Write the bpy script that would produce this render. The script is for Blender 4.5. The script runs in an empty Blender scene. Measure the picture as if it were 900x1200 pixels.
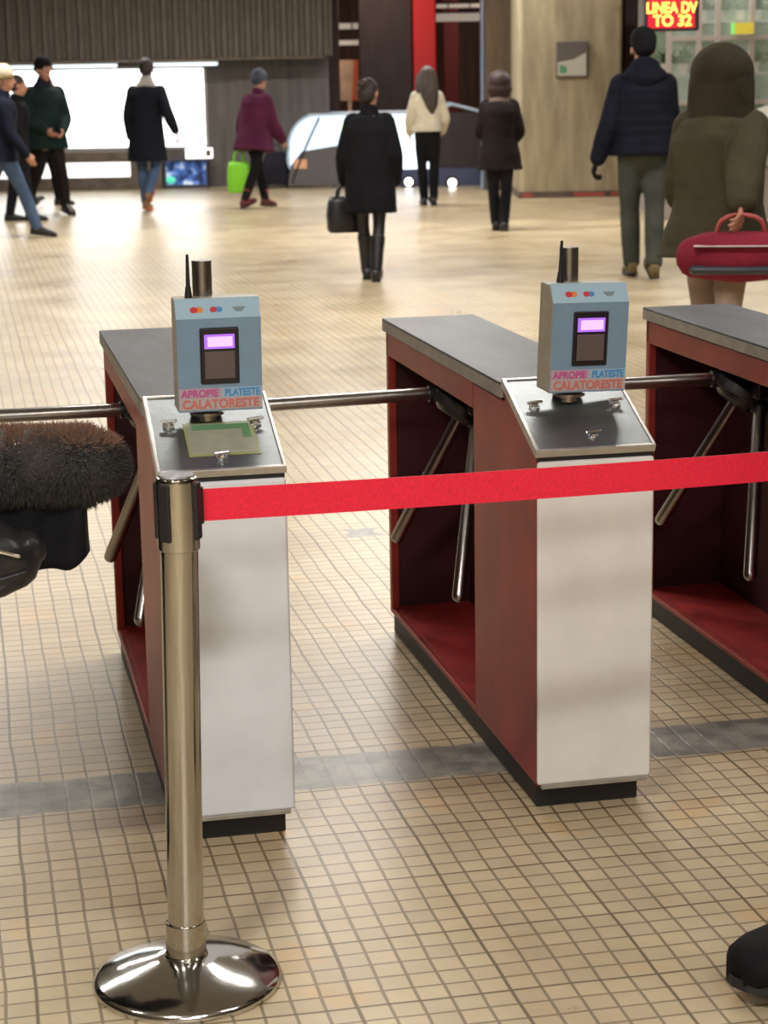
import bpy, bmesh, math, random
from mathutils import Vector, Matrix
random.seed(7)
C = bpy.context.scene.collection
SC = bpy.context.scene
PI = math.pi
R = math.radians

# ---------------------------------------------------------------- camera
F, PITCH, ROLL, CH = 2300.0, .2182, -.0175, 1.5
fw = Vector((0, math.cos(PITCH), -math.sin(PITCH)))
up0 = Vector((0, math.sin(PITCH), math.cos(PITCH)))
rt0 = Vector((1, 0, 0))
rt = rt0*math.cos(ROLL) + up0*math.sin(ROLL)
up = -rt0*math.sin(ROLL) + up0*math.cos(ROLL)
cd = bpy.data.cameras.new('camera')
cam = bpy.data.objects.new('camera', cd); C.objects.link(cam)
m = Matrix.Identity(4)
for i in range(3):
    m[i][0], m[i][1], m[i][2] = rt[i], up[i], -fw[i]
m[2][3] = CH
cam.matrix_world = m
cd.sensor_fit = 'VERTICAL'; cd.sensor_height = 36; cd.sensor_width = 27
cd.lens = 36*F/1200
cd.clip_end = 200
cd.dof.use_dof = True; cd.dof.focus_distance = 3.9; cd.dof.aperture_fstop = 9
SC.camera = cam

def ray(px, py): return fw*F + rt*(px-450) - up*(py-600)
def PT(px, py, Y):                      # point seen at a pixel, standing on the plane y = Y
    d = ray(px, py); return Vector((0, 0, CH)) + d*(Y/d.y)
def GP(px, py, z=0):                    # point seen at a pixel, at height z
    d = ray(px, py); return Vector((0, 0, CH)) + d*((z-CH)/d.z)

# ---------------------------------------------------------------- materials
def mat(name, col=(.5, .5, .5), rough=.6, metal=0., noise=None, bump=None, emis=None, spec=.5, alpha=None, coat=0., sheen=0.):
    """noise=(scale, amount, stretch xyz) mottles the colour, bump=(scale, strength)"""
    mt = bpy.data.materials.new(name); mt.use_nodes = True
    nt = mt.node_tree; N = nt.nodes; L = nt.links
    b = N['Principled BSDF']
    b.inputs['Base Color'].default_value = (*col, 1)
    b.inputs['Roughness'].default_value = rough
    b.inputs['Metallic'].default_value = metal
    b.inputs['Specular IOR Level'].default_value = spec
    b.inputs['Coat Weight'].default_value = coat
    b.inputs['Sheen Weight'].default_value = sheen
    if emis:
        b.inputs['Emission Color'].default_value = (*emis[0], 1)
        b.inputs['Emission Strength'].default_value = emis[1]
    if alpha is not None: b.inputs['Alpha'].default_value = alpha
    if noise or bump:
        tc = N.new('ShaderNodeTexCoord')
    if noise:
        mp = N.new('ShaderNodeMapping'); L.new(tc.outputs['Object'], mp.inputs['Vector'])
        if len(noise) > 2: mp.inputs['Scale'].default_value = noise[2]
        nz = N.new('ShaderNodeTexNoise'); nz.inputs['Scale'].default_value = noise[0]; nz.inputs['Detail'].default_value = 6
        L.new(mp.outputs['Vector'], nz.inputs['Vector'])
        rp = N.new('ShaderNodeValToRGB')
        a = noise[1]
        rp.color_ramp.elements[0].position = .3; rp.color_ramp.elements[1].position = .7
        rp.color_ramp.elements[0].color = (*[c*(1-a) for c in col], 1)
        rp.color_ramp.elements[1].color = (*[min(1, c*(1+a)) for c in col], 1)
        L.new(nz.outputs['Fac'], rp.inputs['Fac']); L.new(rp.outputs['Color'], b.inputs['Base Color'])
    if bump:
        n2 = N.new('ShaderNodeTexNoise'); n2.inputs['Scale'].default_value = bump[0]; n2.inputs['Detail'].default_value = 5
        L.new(tc.outputs['Object'], n2.inputs['Vector'])
        bp = N.new('ShaderNodeBump'); bp.inputs['Strength'].default_value = bump[1]; bp.inputs['Distance'].default_value = .02
        L.new(n2.outputs['Fac'], bp.inputs['Height']); L.new(bp.outputs['Normal'], b.inputs['Normal'])
    return mt

YAW = .2086
TX0, TY0 = .3032, 3.849                 # front left foot of the middle turnstile

def floor_material():
    mt = bpy.data.materials.new('mosaic_floor'); mt.use_nodes = True
    nt = mt.node_tree; N = nt.nodes; L = nt.links; b = N['Principled BSDF']
    tc = N.new('ShaderNodeTexCoord')
    mp = N.new('ShaderNodeMapping'); mp.vector_type = 'TEXTURE'
    mp.inputs['Location'].default_value = (TX0, TY0, 0); mp.inputs['Rotation'].default_value = (0, 0, YAW)
    L.new(tc.outputs['Object'], mp.inputs['Vector'])
    # slight waviness of the hand laid sheets
    wn = N.new('ShaderNodeTexNoise'); wn.inputs['Scale'].default_value = 2.2; wn.inputs['Detail'].default_value = 2
    L.new(mp.outputs['Vector'], wn.inputs['Vector'])
    vm = N.new('ShaderNodeVectorMath'); vm.operation = 'MULTIPLY_ADD'
    vm.inputs[1].default_value = (.02, .02, 0)
    L.new(wn.outputs['Color'], vm.inputs[0]); L.new(mp.outputs['Vector'], vm.inputs[2])
    def brick(w, h, ms, smooth, c1, c2, cm):
        t = N.new('ShaderNodeTexBrick'); t.offset = 0; t.squash = 1
        t.inputs['Scale'].default_value = 1; t.inputs['Brick Width'].default_value = w; t.inputs['Row Height'].default_value = h
        t.inputs['Mortar Size'].default_value = ms; t.inputs['Mortar Smooth'].default_value = smooth
        t.inputs['Color1'].default_value = (*c1, 1); t.inputs['Color2'].default_value = (*c2, 1); t.inputs['Mortar'].default_value = (*cm, 1)
        L.new(vm.outputs[0], t.inputs['Vector']); return t
    tile = brick(.052, .0505, .0034, .35, (.66, .56, .385), (.58, .495, .35), (.27, .22, .14))
    sheet = brick(.26, .2525, .0042, .4, (1, 1, 1), (.93, .91, .88), (.62, .58, .5))
    mul = N.new('ShaderNodeMix'); mul.data_type = 'RGBA'; mul.blend_type = 'MULTIPLY'; mul.inputs[0].default_value = 1
    L.new(tile.outputs['Color'], mul.inputs[6]); L.new(sheet.outputs['Color'], mul.inputs[7])
    # broad dirt and traffic wear
    dn = N.new('ShaderNodeTexNoise'); dn.inputs['Scale'].default_value = 1.7; dn.inputs['Detail'].default_value = 7; dn.inputs['Roughness'].default_value = .62
    L.new(mp.outputs['Vector'], dn.inputs['Vector'])
    dr = N.new('ShaderNodeValToRGB'); e = dr.color_ramp.elements
    e[0].position = .33; e[0].color = (.78, .72, .66, 1); e[1].position = .62; e[1].color = (1.06, 1.04, 1.0, 1)
    L.new(dn.outputs['Fac'], dr.inputs['Fac'])
    mul2 = N.new('ShaderNodeMix'); mul2.data_type = 'RGBA'; mul2.blend_type = 'MULTIPLY'; mul2.inputs[0].default_value = 1
    L.new(mul.outputs[2], mul2.inputs[6]); L.new(dr.outputs['Color'], mul2.inputs[7])
    # orange stained tiles
    on = N.new('ShaderNodeTexNoise'); on.inputs['Scale'].default_value = 4.5; on.inputs['Detail'].default_value = 2
    L.new(mp.outputs['Vector'], on.inputs['Vector'])
    orr = N.new('ShaderNodeValToRGB'); e = orr.color_ramp.elements
    e[0].position = .6; e[0].color = (0, 0, 0, 1); e[1].position = .68; e[1].color = (.6, .6, .6, 1)
    L.new(on.outputs['Fac'], orr.inputs['Fac'])
    mo = N.new('ShaderNodeMix'); mo.data_type = 'RGBA'; mo.blend_type = 'MULTIPLY'
    mo.inputs[7].default_value = (1.12, .93, .7, 1)
    L.new(orr.outputs['Color'], mo.inputs[0]); L.new(mul2.outputs[2], mo.inputs[6])
    # grey stone strip that runs under the turnstiles + a small cement patch
    sp = N.new('ShaderNodeSeparateXYZ'); L.new(mp.outputs['Vector'], sp.inputs['Vector'])
    en = N.new('ShaderNodeTexNoise'); en.inputs['Scale'].default_value = 9; en.inputs['Detail'].default_value = 3
    L.new(mp.outputs['Vector'], en.inputs['Vector'])
    def math_(op, a, bb, cc=None):
        n = N.new('ShaderNodeMath'); n.operation = op
        for i, v in enumerate((a, bb, cc)):
            if v is None: continue
            if isinstance(v, (int, float)): n.inputs[i].default_value = v
            else: L.new(v, n.inputs[i])
        return n.outputs[0]
    def band(coord, c0, hw, j, soft=.006):
        d = math_('ABSOLUTE', math_('SUBTRACT', coord, c0), 0)
        d = math_('ADD', d, math_('MULTIPLY', math_('SUBTRACT', en.outputs['Fac'], .5), j))
        n = N.new('ShaderNodeMapRange'); n.inputs['From Min'].default_value = hw-soft; n.inputs['From Max'].default_value = hw+soft
        n.inputs['To Min'].default_value = 1; n.inputs['To Max'].default_value = 0
        L.new(d, n.inputs['Value']); return n.outputs['Result']
    b1 = band(sp.outputs['Y'], .355, .1, .045)
    b2 = math_('MULTIPLY', band(sp.outputs['Y'], 2.62, .06, .1), band(sp.outputs['X'], .17, .055, .12))
    b3 = math_('MULTIPLY', band(sp.outputs['Y'], 2.3, .03, .1), band(sp.outputs['X'], .02, .14, .12))
    bm_ = math_('MAXIMUM', b1, math_('MAXIMUM', b2, math_('MULTIPLY', b3, 0.0)))
    sn = N.new('ShaderNodeTexNoise'); sn.inputs['Scale'].default_value = 14; sn.inputs['Detail'].default_value = 8
    L.new(mp.outputs['Vector'], sn.inputs['Vector'])
    sr = N.new('ShaderNodeValToRGB'); e = sr.color_ramp.elements
    e[0].position = .35; e[0].color = (.15, .145, .13, 1); e[1].position = .66; e[1].color = (.34, .325, .28, 1)
    L.new(sn.outputs['Fac'], sr.inputs['Fac'])
    fin = N.new('ShaderNodeMix'); fin.data_type = 'RGBA'
    L.new(bm_, fin.inputs[0]); L.new(mo.outputs[2], fin.inputs[6]); L.new(sr.outputs['Color'], fin.inputs[7])
    L.new(fin.outputs[2], b.inputs['Base Color'])
    rr = N.new('ShaderNodeMapRange'); rr.inputs['To Min'].default_value = .2; rr.inputs['To Max'].default_value = .42
    L.new(dn.outputs['Fac'], rr.inputs['Value']); L.new(rr.outputs['Result'], b.inputs['Roughness'])
    bp = N.new('ShaderNodeBump'); bp.inputs['Strength'].default_value = .25; bp.inputs['Distance'].default_value = .003; bp.invert = True
    L.new(tile.outputs['Fac'], bp.inputs['Height']); L.new(bp.outputs['Normal'], b.inputs['Normal'])
    b.inputs['Specular IOR Level'].default_value = .5
    return mt

M = {}
M['floor'] = floor_material()
M['white_panel'] = mat('white_enamel', (.8, .79, .77), .45, noise=(9, .06), spec=.4)
M['red'] = mat('red_paint', (.3, .034, .024), .4, noise=(7, .2), spec=.35)
M['red_in'] = mat('red_floor_paint', (.36, .03, .028), .45, noise=(14, .25))
M['red_shaded'] = mat('red_paint_shaded', (.05, .006, .009), .5, noise=(8, .2))  # the housing red darkened, recess shade put into the colour
M['black'] = mat('black_rubber', (.012, .011, .012), .55)
M['black_metal'] = mat('black_enamel', (.014, .012, .014), .35)
M['steel_top'] = mat('worn_steel_top', (.05, .054, .068), .46, .3, noise=(10, .4, (1, .35, 1)), bump=(60, .05))
M['steel'] = mat('brushed_steel', (.27, .29, .3), .36, .85, noise=(12, .14), bump=(120, .03))
M['steel_edge'] = mat('steel_edge', (.62, .6, .57), .35, .8, noise=(20, .15))
M['dull_edge'] = mat('dull_edge_trim', (.36, .33, .29), .5, .3, noise=(15, .2))
M['tube'] = mat('tube_steel', (.36, .34, .33), .28, 1, noise=(30, .1))
M['chrome'] = mat('chrome', (.5, .49, .46), .1, 1)
M['chrome_b'] = mat('chrome_base', (.66, .66, .66), .12, 1, bump=(9, .06))
M['bolt'] = mat('bright_bolt', (.85, .85, .85), .12, 1)
M['belt'] = mat('red_webbing', (.86, .008, .045), .6, noise=(220, .12), bump=(300, .2), sheen=.2)
M['reader_side'] = mat('reader_casing', (.42, .38, .3), .45, .1, noise=(20, .08))
M['reader_front'] = mat('reader_face_blue', (.2, .31, .43), .4, noise=(20, .05))
M['reader_top'] = mat('reader_face_light_blue', (.36, .53, .66), .4)
M['screen'] = mat('violet_screen', (.1, .02, .2), .3, emis=((.42, .16, .95), 1.1))
M['screen_lit'] = mat('pale_violet_text', (.4, .3, .5), .3, emis=((.72, .48, 1.0), 1.0))
M['keypad'] = mat('reader_pad', (.12, .095, .09), .4)
M['magenta'] = mat('magenta_print', (.55, .09, .3), .5)
M['blue'] = mat('blue_print', (.06, .28, .6), .5)
M['salmon'] = mat('salmon_print', (.6, .17, .13), .5)
M['lbl_pink'] = mat('pale_pink_label', (.48, .36, .44), .5)
M['lbl_blue'] = mat('pale_blue_label', (.33, .47, .6), .5)
M['lbl_grey'] = mat('pale_grey_label', (.47, .4, .42), .5)
M['logo_red'] = mat('logo_red', (.6, .03, .04), .5)
M['logo_orange'] = mat('logo_orange', (.75, .25, .05), .5)
M['logo_blue'] = mat('logo_blue', (.06, .25, .6), .5)
M['logo_grey'] = mat('logo_grey', (.2, .27, .3), .5)
M['paper'] = mat('notice_paper', (.4, .41, .32), .35, noise=(30, .12), coat=.5)
M['paper_green'] = mat('notice_green', (.15, .33, .16), .4, coat=.4)
M['tape'] = mat('yellow_green_tape', (.36, .4, .16), .3, coat=.5)
M['ceiling'] = mat('painted_ceiling', (.32, .31, .3), .8)
M['lamp'] = mat('lamp_tube', (.9, .9, .9), .4, emis=((1, .97, .92), 6))
M['lamp_cool'] = mat('cool_strip_lamp', (.9, .9, .9), .4, emis=((.75, .9, 1), 1.3))
M['lamp_dim'] = mat('warm_louvre_lamp', (.6, .55, .5), .5, emis=((1, .86, .7), .28))
M['white_glow'] = mat('backlit_white', (.9, .9, .9), .5, emis=((.9, .96, 1), 4.2))
M['white_glow2'] = mat('backlit_white_ledge', (.9, .9, .9), .5, emis=((1, .98, .95), 1.5))
M['esc_glow'] = mat('lit_balustrade_glass', (.6, .7, .8), .2, emis=((.62, .8, 1), .95))
M['esc_glow2'] = mat('lit_balustrade_blue', (.3, .35, .5), .2, emis=((.45, .55, .8), .35))
M['skin'] = mat('skin', (.42, .2, .13), .5)
M['eye'] = mat('eye_white', (.5, .48, .45), .2)
M['iris'] = mat('iris_dark', (.02, .015, .01), .2)

def concrete(name, col, scale=5., stretch=(1, 1, .12), amt=.25, boards=None):
    mt = mat(name, col, .75, noise=(scale, amt, stretch), bump=(18, .25), spec=.3)
    return mt
M['conc_rib'] = concrete('ribbed_concrete', (.115, .1, .085), 14, (1, 1, .3), .15)
M['conc_pillar'] = concrete('board_marked_concrete', (.38, .32, .21), 3.2, (2.2, 2.2, .35), .3)
M['conc_wall'] = concrete('grey_concrete', (.12, .108, .10), 5, (2, 1, .3), .25)
M['brown_wall'] = concrete('brown_panelling', (.05, .028, .022), 4, (3, 1, .2), .4)
M['dark_brown'] = mat('dark_brown_cladding', (.03, .018, .019), .55, noise=(5, .3, (2, 2, .4)))
M['red_col'] = mat('red_lacquer', (.62, .015, .02), .45, emis=None)
M['brown_col'] = concrete('ochre_concrete', (.10, .07, .04), 4, (2, 2, .3), .25)
M['ledge'] = concrete('brown_ledge', (.14, .11, .09), 5, (1, 1, 1), .3)
M['alu'] = mat('aluminium_profile', (.4, .4, .38), .4, .5)
M['alu_blue_lit'] = mat('blue_lit_metal_edge', (.3, .38, .5), .3, .6)  # blue light caught by the metal, put into its colour
M['glass'] = mat('shop_glass', (.8, .9, .85), .05, spec=.6, alpha=.12)
M['leaf'] = mat('leaf_green', (.08, .2, .04), .6, noise=(12, .4))
M['shop_in'] = mat('shop_interior', (.2, .25, .17), .7, noise=(3, .5), emis=((.6, .75, .5), .1))

# ---------------------------------------------------------------- mesh helpers
def new_obj(name, bm, mt, parent=None, smooth=False, bev=0, mats=None):
    bmesh.ops.recalc_face_normals(bm, faces=bm.faces)
    me = bpy.data.meshes.new(name); bm.to_mesh(me); bm.free()
    o = bpy.data.objects.new(name, me); C.objects.link(o)
    for x in (mats or [mt]): me.materials.append(x)
    if smooth:
        for p in me.polygons: p.use_smooth = True
    if parent: o.parent = parent
    if bev:
        b = o.modifiers.new('bevel', 'BEVEL'); b.width = bev; b.segments = 3; b.limit_method = 'ANGLE'; b.angle_limit = R(35)
        for p in me.polygons: p.use_smooth = True
        w = o.modifiers.new('wn', 'WEIGHTED_NORMAL'); w.keep_sharp = True
    return o
def thing(name, label, cat, loc=(0, 0, 0), rz=0, group=None):
    o = bpy.data.objects.new(name, None); C.objects.link(o); o.empty_display_size = .1
    o.location = loc; o.rotation_euler = (0, 0, rz); o['label'] = label; o['category'] = cat
    if group: o['group'] = group
    return o
def tag(o, label, cat, group=None, kind=None):
    o['label'] = label; o['category'] = cat
    if group: o['group'] = group
    if kind: o['kind'] = kind
    return o
def struct(o): o['kind'] = 'structure'; return o

def box(bm, x0, x1, y0, y1, z0, z1, mi=0):
    v = [bm.verts.new(p) for p in ((x0,y0,z0),(x1,y0,z0),(x1,y1,z0),(x0,y1,z0),(x0,y0,z1),(x1,y0,z1),(x1,y1,z1),(x0,y1,z1))]
    for f in ((0,3,2,1),(4,5,6,7),(0,1,5,4),(1,2,6,5),(2,3,7,6),(3,0,4,7)):
        bm.faces.new([v[i] for i in f]).material_index = mi
    return v
def prism(bm, prof, x0, x1, axis='x', mi=0):
    """prof: (a,b) outline; axis 'x': a=y,b=z ; 'y': a=x,b=z ; 'z': a=x,b=y"""
    def P(a, b, t): return {'x': (t, a, b), 'y': (a, t, b), 'z': (a, b, t)}[axis]
    A = [bm.verts.new(P(a, b, x0)) for a, b in prof]; B = [bm.verts.new(P(a, b, x1)) for a, b in prof]
    n = len(prof)
    bm.faces.new(A).material_index = mi; bm.faces.new(B[::-1]).material_index = mi
    for i in range(n): bm.faces.new([A[i], B[i], B[(i+1) % n], A[(i+1) % n]]).material_index = mi
def rings(bm, rr, closed_caps=True):
    prev = None
    for ring in rr:
        vs = [bm.verts.new(p) for p in ring]
        if prev:
            n = len(vs)
            for i in range(n): bm.faces.new([prev[i], prev[(i+1) % n], vs[(i+1) % n], vs[i]])
        elif closed_caps: bm.faces.new(vs[::-1])
        prev = vs
    if closed_caps: bm.faces.new(prev)
def tube(bm, p0, p1, r0, r1=None, seg=16, rnd=False, flat=None):
    """tube from p0 to p1; rnd adds domed ends; flat=(side vector, ratio) squashes the section"""
    p0, p1 = Vector(p0), Vector(p1); r1 = r0 if r1 is None else r1
    d = (p1-p0).normalized()
    a = (flat[0] if flat else (Vector((0, 0, 1)) if abs(d.z) < .9 else Vector((1, 0, 0))))
    a = Vector(a); a = (a - d*a.dot(d)).normalized(); b = d.cross(a)
    k = flat[1] if flat else 1
    def ring(c, r): return [c + a*(r*math.cos(t)) + b*(r*k*math.sin(t)) for t in [2*PI*i/seg for i in range(seg)]]
    rr = []
    if rnd:
        for t in (80, 60, 40, 20): rr.append(ring(p0 - d*r0*math.sin(R(t)), r0*math.cos(R(t))))
    rr.append(ring(p0, r0)); rr.append(ring(p1, r1))
    if rnd:
        for t in (20, 40, 60, 80): rr.append(ring(p1 + d*r1*math.sin(R(t)), r1*math.cos(R(t))))
    rings(bm, rr)
def loft(bm, pts, rad, side=(1, 0, 0), seg=20, sub=3, rnd=True):
    """smooth tube through pts; rad = (side radius, other radius) per point"""
    pts = [Vector(p) for p in pts]; n = len(pts)
    rad = [(r, r) if not isinstance(r, tuple) else r for r in rad]
    P, Q = [], []
    for i in range(n-1):
        p0, p1, p2, p3 = pts[max(i-1, 0)], pts[i], pts[i+1], pts[min(i+2, n-1)]
        for s in range(sub):
            t = s/sub
            P.append(.5*((2*p1)+(p2-p0)*t+(2*p0-5*p1+4*p2-p3)*t*t+(3*p1-p0-3*p2+p3)*t**3))
            tt = t*t*(3-2*t)
            Q.append((rad[i][0]*(1-tt)+rad[i+1][0]*tt, rad[i][1]*(1-tt)+rad[i+1][1]*tt))
    P.append(pts[-1]); Q.append(rad[-1])
    side = Vector(side)
    def ring(c, d, r):
        a = side - d*side.dot(d)
        a = a.normalized() if a.length > 1e-4 else Vector((0, 1, 0)); b = d.cross(a)
        return [c + a*(r[0]*math.cos(t)) + b*(r[1]*math.sin(t)) for t in [2*PI*i/seg for i in range(seg)]]
    rr = []
    for i in range(len(P)):
        d = (P[min(i+1, len(P)-1)] - P[max(i-1, 0)]).normalized()
        if i == 0 and rnd:
            for t in (75, 45, 20):
                k = math.cos(R(t)); rr.append(ring(P[0]-d*min(Q[0])*math.sin(R(t)), d, (Q[0][0]*k, Q[0][1]*k)))
        rr.append(ring(P[i], d, Q[i]))
        if i == len(P)-1 and rnd:
            for t in (20, 45, 75):
                k = math.cos(R(t)); rr.append(ring(P[i]+d*min(Q[i])*math.sin(R(t)), d, (Q[i][0]*k, Q[i][1]*k)))
    rings(bm, rr)
def ball(bm, c, r, seg=20, rot=None):
    r = (r, r, r) if not isinstance(r, tuple) else r
    mx = Matrix.Translation(Vector(c)) @ (rot.to_4x4() if rot else Matrix.Identity(4)) @ Matrix.Diagonal((*r, 1))
    bmesh.ops.create_uvsphere(bm, u_segments=seg, v_segments=seg//2+2, radius=1, matrix=mx)
def lathe(bm, prof, seg=64, c=(0, 0, 0)):
    c = Vector(c); prev = None
    for r, z in prof:
        if r < 1e-6:
            v = bm.verts.new(c+Vector((0, 0, z)))
            if prev and len(prev) > 1:
                for i in range(seg): bm.faces.new([prev[i], prev[(i+1) % seg], v])
            prev = [v]; continue
        ring = [bm.verts.new(c+Vector((r*math.cos(2*PI*i/seg), r*math.sin(2*PI*i/seg), z))) for i in range(seg)]
        if prev:
            if len(prev) == 1:
                for i in range(seg): bm.faces.new([prev[0], ring[(i+1) % seg], ring[i]])
            else:
                for i in range(seg): bm.faces.new([prev[i], prev[(i+1) % seg], ring[(i+1) % seg], ring[i]])
        prev = ring
def fuse(name, bm, mt, parent, voxel=.01, smooth_it=6):
    """melt overlapping closed shapes into one continuous skin"""
    me = bpy.data.meshes.new('tmp'); bmesh.ops.recalc_face_normals(bm, faces=bm.faces); bm.to_mesh(me); bm.free()
    t = bpy.data.objects.new('tmp', me); C.objects.link(t)
    r = t.modifiers.new('r', 'REMESH'); r.mode = 'VOXEL'; r.voxel_size = voxel
    s = t.modifiers.new('s', 'SMOOTH'); s.iterations = smooth_it; s.factor = .5
    dg = bpy.context.evaluated_depsgraph_get(); dg.update()
    out = bpy.data.meshes.new_from_object(t.evaluated_get(dg)); out.name = name
    bpy.data.objects.remove(t); bpy.data.meshes.remove(me)
    out.materials.clear(); out.materials.append(mt)
    for p in out.polygons: p.use_smooth = True
    o = bpy.data.objects.new(name, out); C.objects.link(o)
    if parent: o.parent = parent
    return o
def text(name, s, size, mt, parent, mtx, depth=.0006, sx=1.0, bold=0.):
    cu = bpy.data.curves.new(name, 'FONT'); cu.body = s; cu.size = size; cu.extrude = depth; cu.offset = bold
    cu.align_x = 'CENTER'; cu.align_y = 'CENTER'
    t = bpy.data.objects.new('tmp', cu); C.objects.link(t)
    dg = bpy.context.evaluated_depsgraph_get(); dg.update()
    me = bpy.data.meshes.new_from_object(t.evaluated_get(dg)); me.name = name
    bpy.data.objects.remove(t)
    me.transform(mtx @ Matrix.Diagonal((sx, 1, 1, 1)))
    me.materials.clear(); me.materials.append(mt)
    o = bpy.data.objects.new(name, me); C.objects.link(o); o.parent = parent
    return o

# ================================================================ SETTING
bm = bmesh.new(); box(bm, -14, 12, -6, 29.1, -.1, 0)
struct(new_obj('floor', bm, M['floor']))
bm = bmesh.new(); box(bm, -14, 12, -6, 42, 3.6, 3.8)
struct(new_obj('ceiling', bm, M['ceiling']))
# end and side shell of the hall
bm = bmesh.new(); box(bm, -14.2, -14, -6, 42, -3, 3.8); struct(new_obj('wall_left', bm, M['conc_wall']))
bm = bmesh.new(); box(bm, 12, 12.2, -6, 42, -3, 3.8); struct(new_obj('wall_right', bm, M['conc_wall']))
bm = bmesh.new(); box(bm, -14, 12, -6.2, -6, 0, 3.6); struct(new_obj('wall_rear', bm, M['conc_pillar']))
bm = bmesh.new(); box(bm, -14, 12, 42, 42.2, -3, 3.8); struct(new_obj('wall_far', bm, M['brown_wall']))

WY = 28.5
# left: wall with the large backlit opening, ledge below and ribbed bulkhead above
x_l = -14.0
xw0 = -9.0; xw1 = PT(243, 130, WY).x
zw1 = PT(120, 79, WY).z; zw0 = PT(120, 176, WY).z
xr = PT(386, 130, WY).x
bm = bmesh.new()
box(bm, x_l, xw0, WY, WY+.4, 0, 3.6)
box(bm, xw1, xr, WY, WY+.4, 0, 3.6)
box(bm, xw0, xw1, WY, WY+.4, zw1, 3.6)
box(bm, xw0, xw1, WY, WY+.4, 0, zw0)
struct(new_obj('wall_back', bm, M['conc_wall']))
bm = bmesh.new(); box(bm, xw0, xw1, WY+.28, WY+.34, zw0, zw1)
wn = struct(new_obj('window_1', bm, M['white_glow']))
bm = bmesh.new()
for a, b, c, d in ((xw0, xw1, zw0, zw0+.035), (xw0, xw1, zw1-.035, zw1), (xw1-.04, xw1, zw0, zw1), (xw0, xw0+.04, zw0, zw1)):
    box(bm, a, b, WY-.02, WY+.05, c, d)
new_obj('window_frame', bm, M['alu'], wn)
# ledge
za = PT(120, 190, WY-.2).z; zb = PT(120, 208, WY-.2).z
bm = bmesh.new()
box(bm, xw0, PT(190, 180, WY-.2).x, WY-.3, WY, za, zw0-.01)
box(bm, xw0, PT(190, 180, WY-.2).x, WY-.3, WY, 0, zb)
box(bm, PT(153, 180, WY-.2).x, PT(190, 180, WY-.2).x, WY-.3, WY, zb, za)
struct(new_obj('trim_1', bm, M['ledge']))
bm = bmesh.new(); box(bm, xw0, PT(152, 200, WY-.1).x, WY-.12, WY, zb, za)
tag(new_obj('light_panel', bm, M['white_glow2']), 'long low white backlit panel in the brown ledge under the bright window', 'light panel')
# shop display with blue goods
p0, p1 = PT(193, 217, WY-.25), PT(243, 188, WY-.25)
t = thing('display_case', 'blue lit display case at the wall foot, right end of the bright window', 'display case', ((p0.x+p1.x)/2, WY-.3, 0))
hw = (p1.x-p0.x)/2
bm = bmesh.new(); box(bm, -hw, hw, .0, .28, 0, p0.z); box(bm, -hw, hw, .26, .28, p0.z, p1.z); box(bm, -hw, hw, 0, .28, p1.z, p1.z+.02)
box(bm, -hw, -hw+.02, 0, .28, p0.z, p1.z); box(bm, hw-.02, hw, 0, .28, p0.z, p1.z)
new_obj('case', bm, mat('case_dark', (.05, .05, .07), .5), t)
pm = bpy.data.materials.new('blue_goods'); pm.use_nodes = True
_n = pm.node_tree.nodes; _l = pm.node_tree.links
tcn = _n.new('ShaderNodeTexCoord'); nzn = _n.new('ShaderNodeTexNoise'); nzn.inputs['Scale'].default_value = 7; nzn.inputs['Detail'].default_value = 3
rpn = _n.new('ShaderNodeValToRGB'); e = rpn.color_ramp.elements
e[0].position = .38; e[0].color = (.01, .02, .09, 1); e[1].position = .7; e[1].color = (.75, .85, 1, 1)
e2 = rpn.color_ramp.elements.new(.52); e2.color = (.06, .16, .5, 1)
_l.new(tcn.outputs['Object'], nzn.inputs['Vector']); _l.new(nzn.outputs['Fac'], rpn.inputs['Fac'])
_l.new(rpn.outputs['Color'], _n['Principled BSDF'].inputs['Base Color']); _l.new(rpn.outputs['Color'], _n['Principled BSDF'].inputs['Emission Color'])
_n['Principled BSDF'].inputs['Emission Strength'].default_value = .5
bm = bmesh.new(); box(bm, -hw+.02, hw-.02, .12, .25, p0.z, p1.z-.02); new_obj('goods', bm, pm, t)
bm = bmesh.new(); ball(bm, (-hw+.09, .06, p0.z+.07), (.07, .04, .05)); new_obj('green_lamp', bm, mat('green_lamp', (.1, .5, .3), .4, emis=((.1, .8, .5), .8)), t, smooth=True)
# little white box on the ledge corner
a = PT(218, 186, WY-.35); b = PT(249, 173, WY-.35)
bm = bmesh.new(); box(bm, a.x, b.x, WY-.42, WY-.32, a.z, b.z)
o = tag(new_obj('wall_box', bm, M['white_glow2'], bev=.01), 'small white lit box above the blue display case', 'box')
bm = bmesh.new(); box(bm, b.x-.09, b.x-.02, WY-.425, WY-.42, a.z+.03, b.z-.03); new_obj('label_plate', bm, M['ledge'], o)

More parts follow.
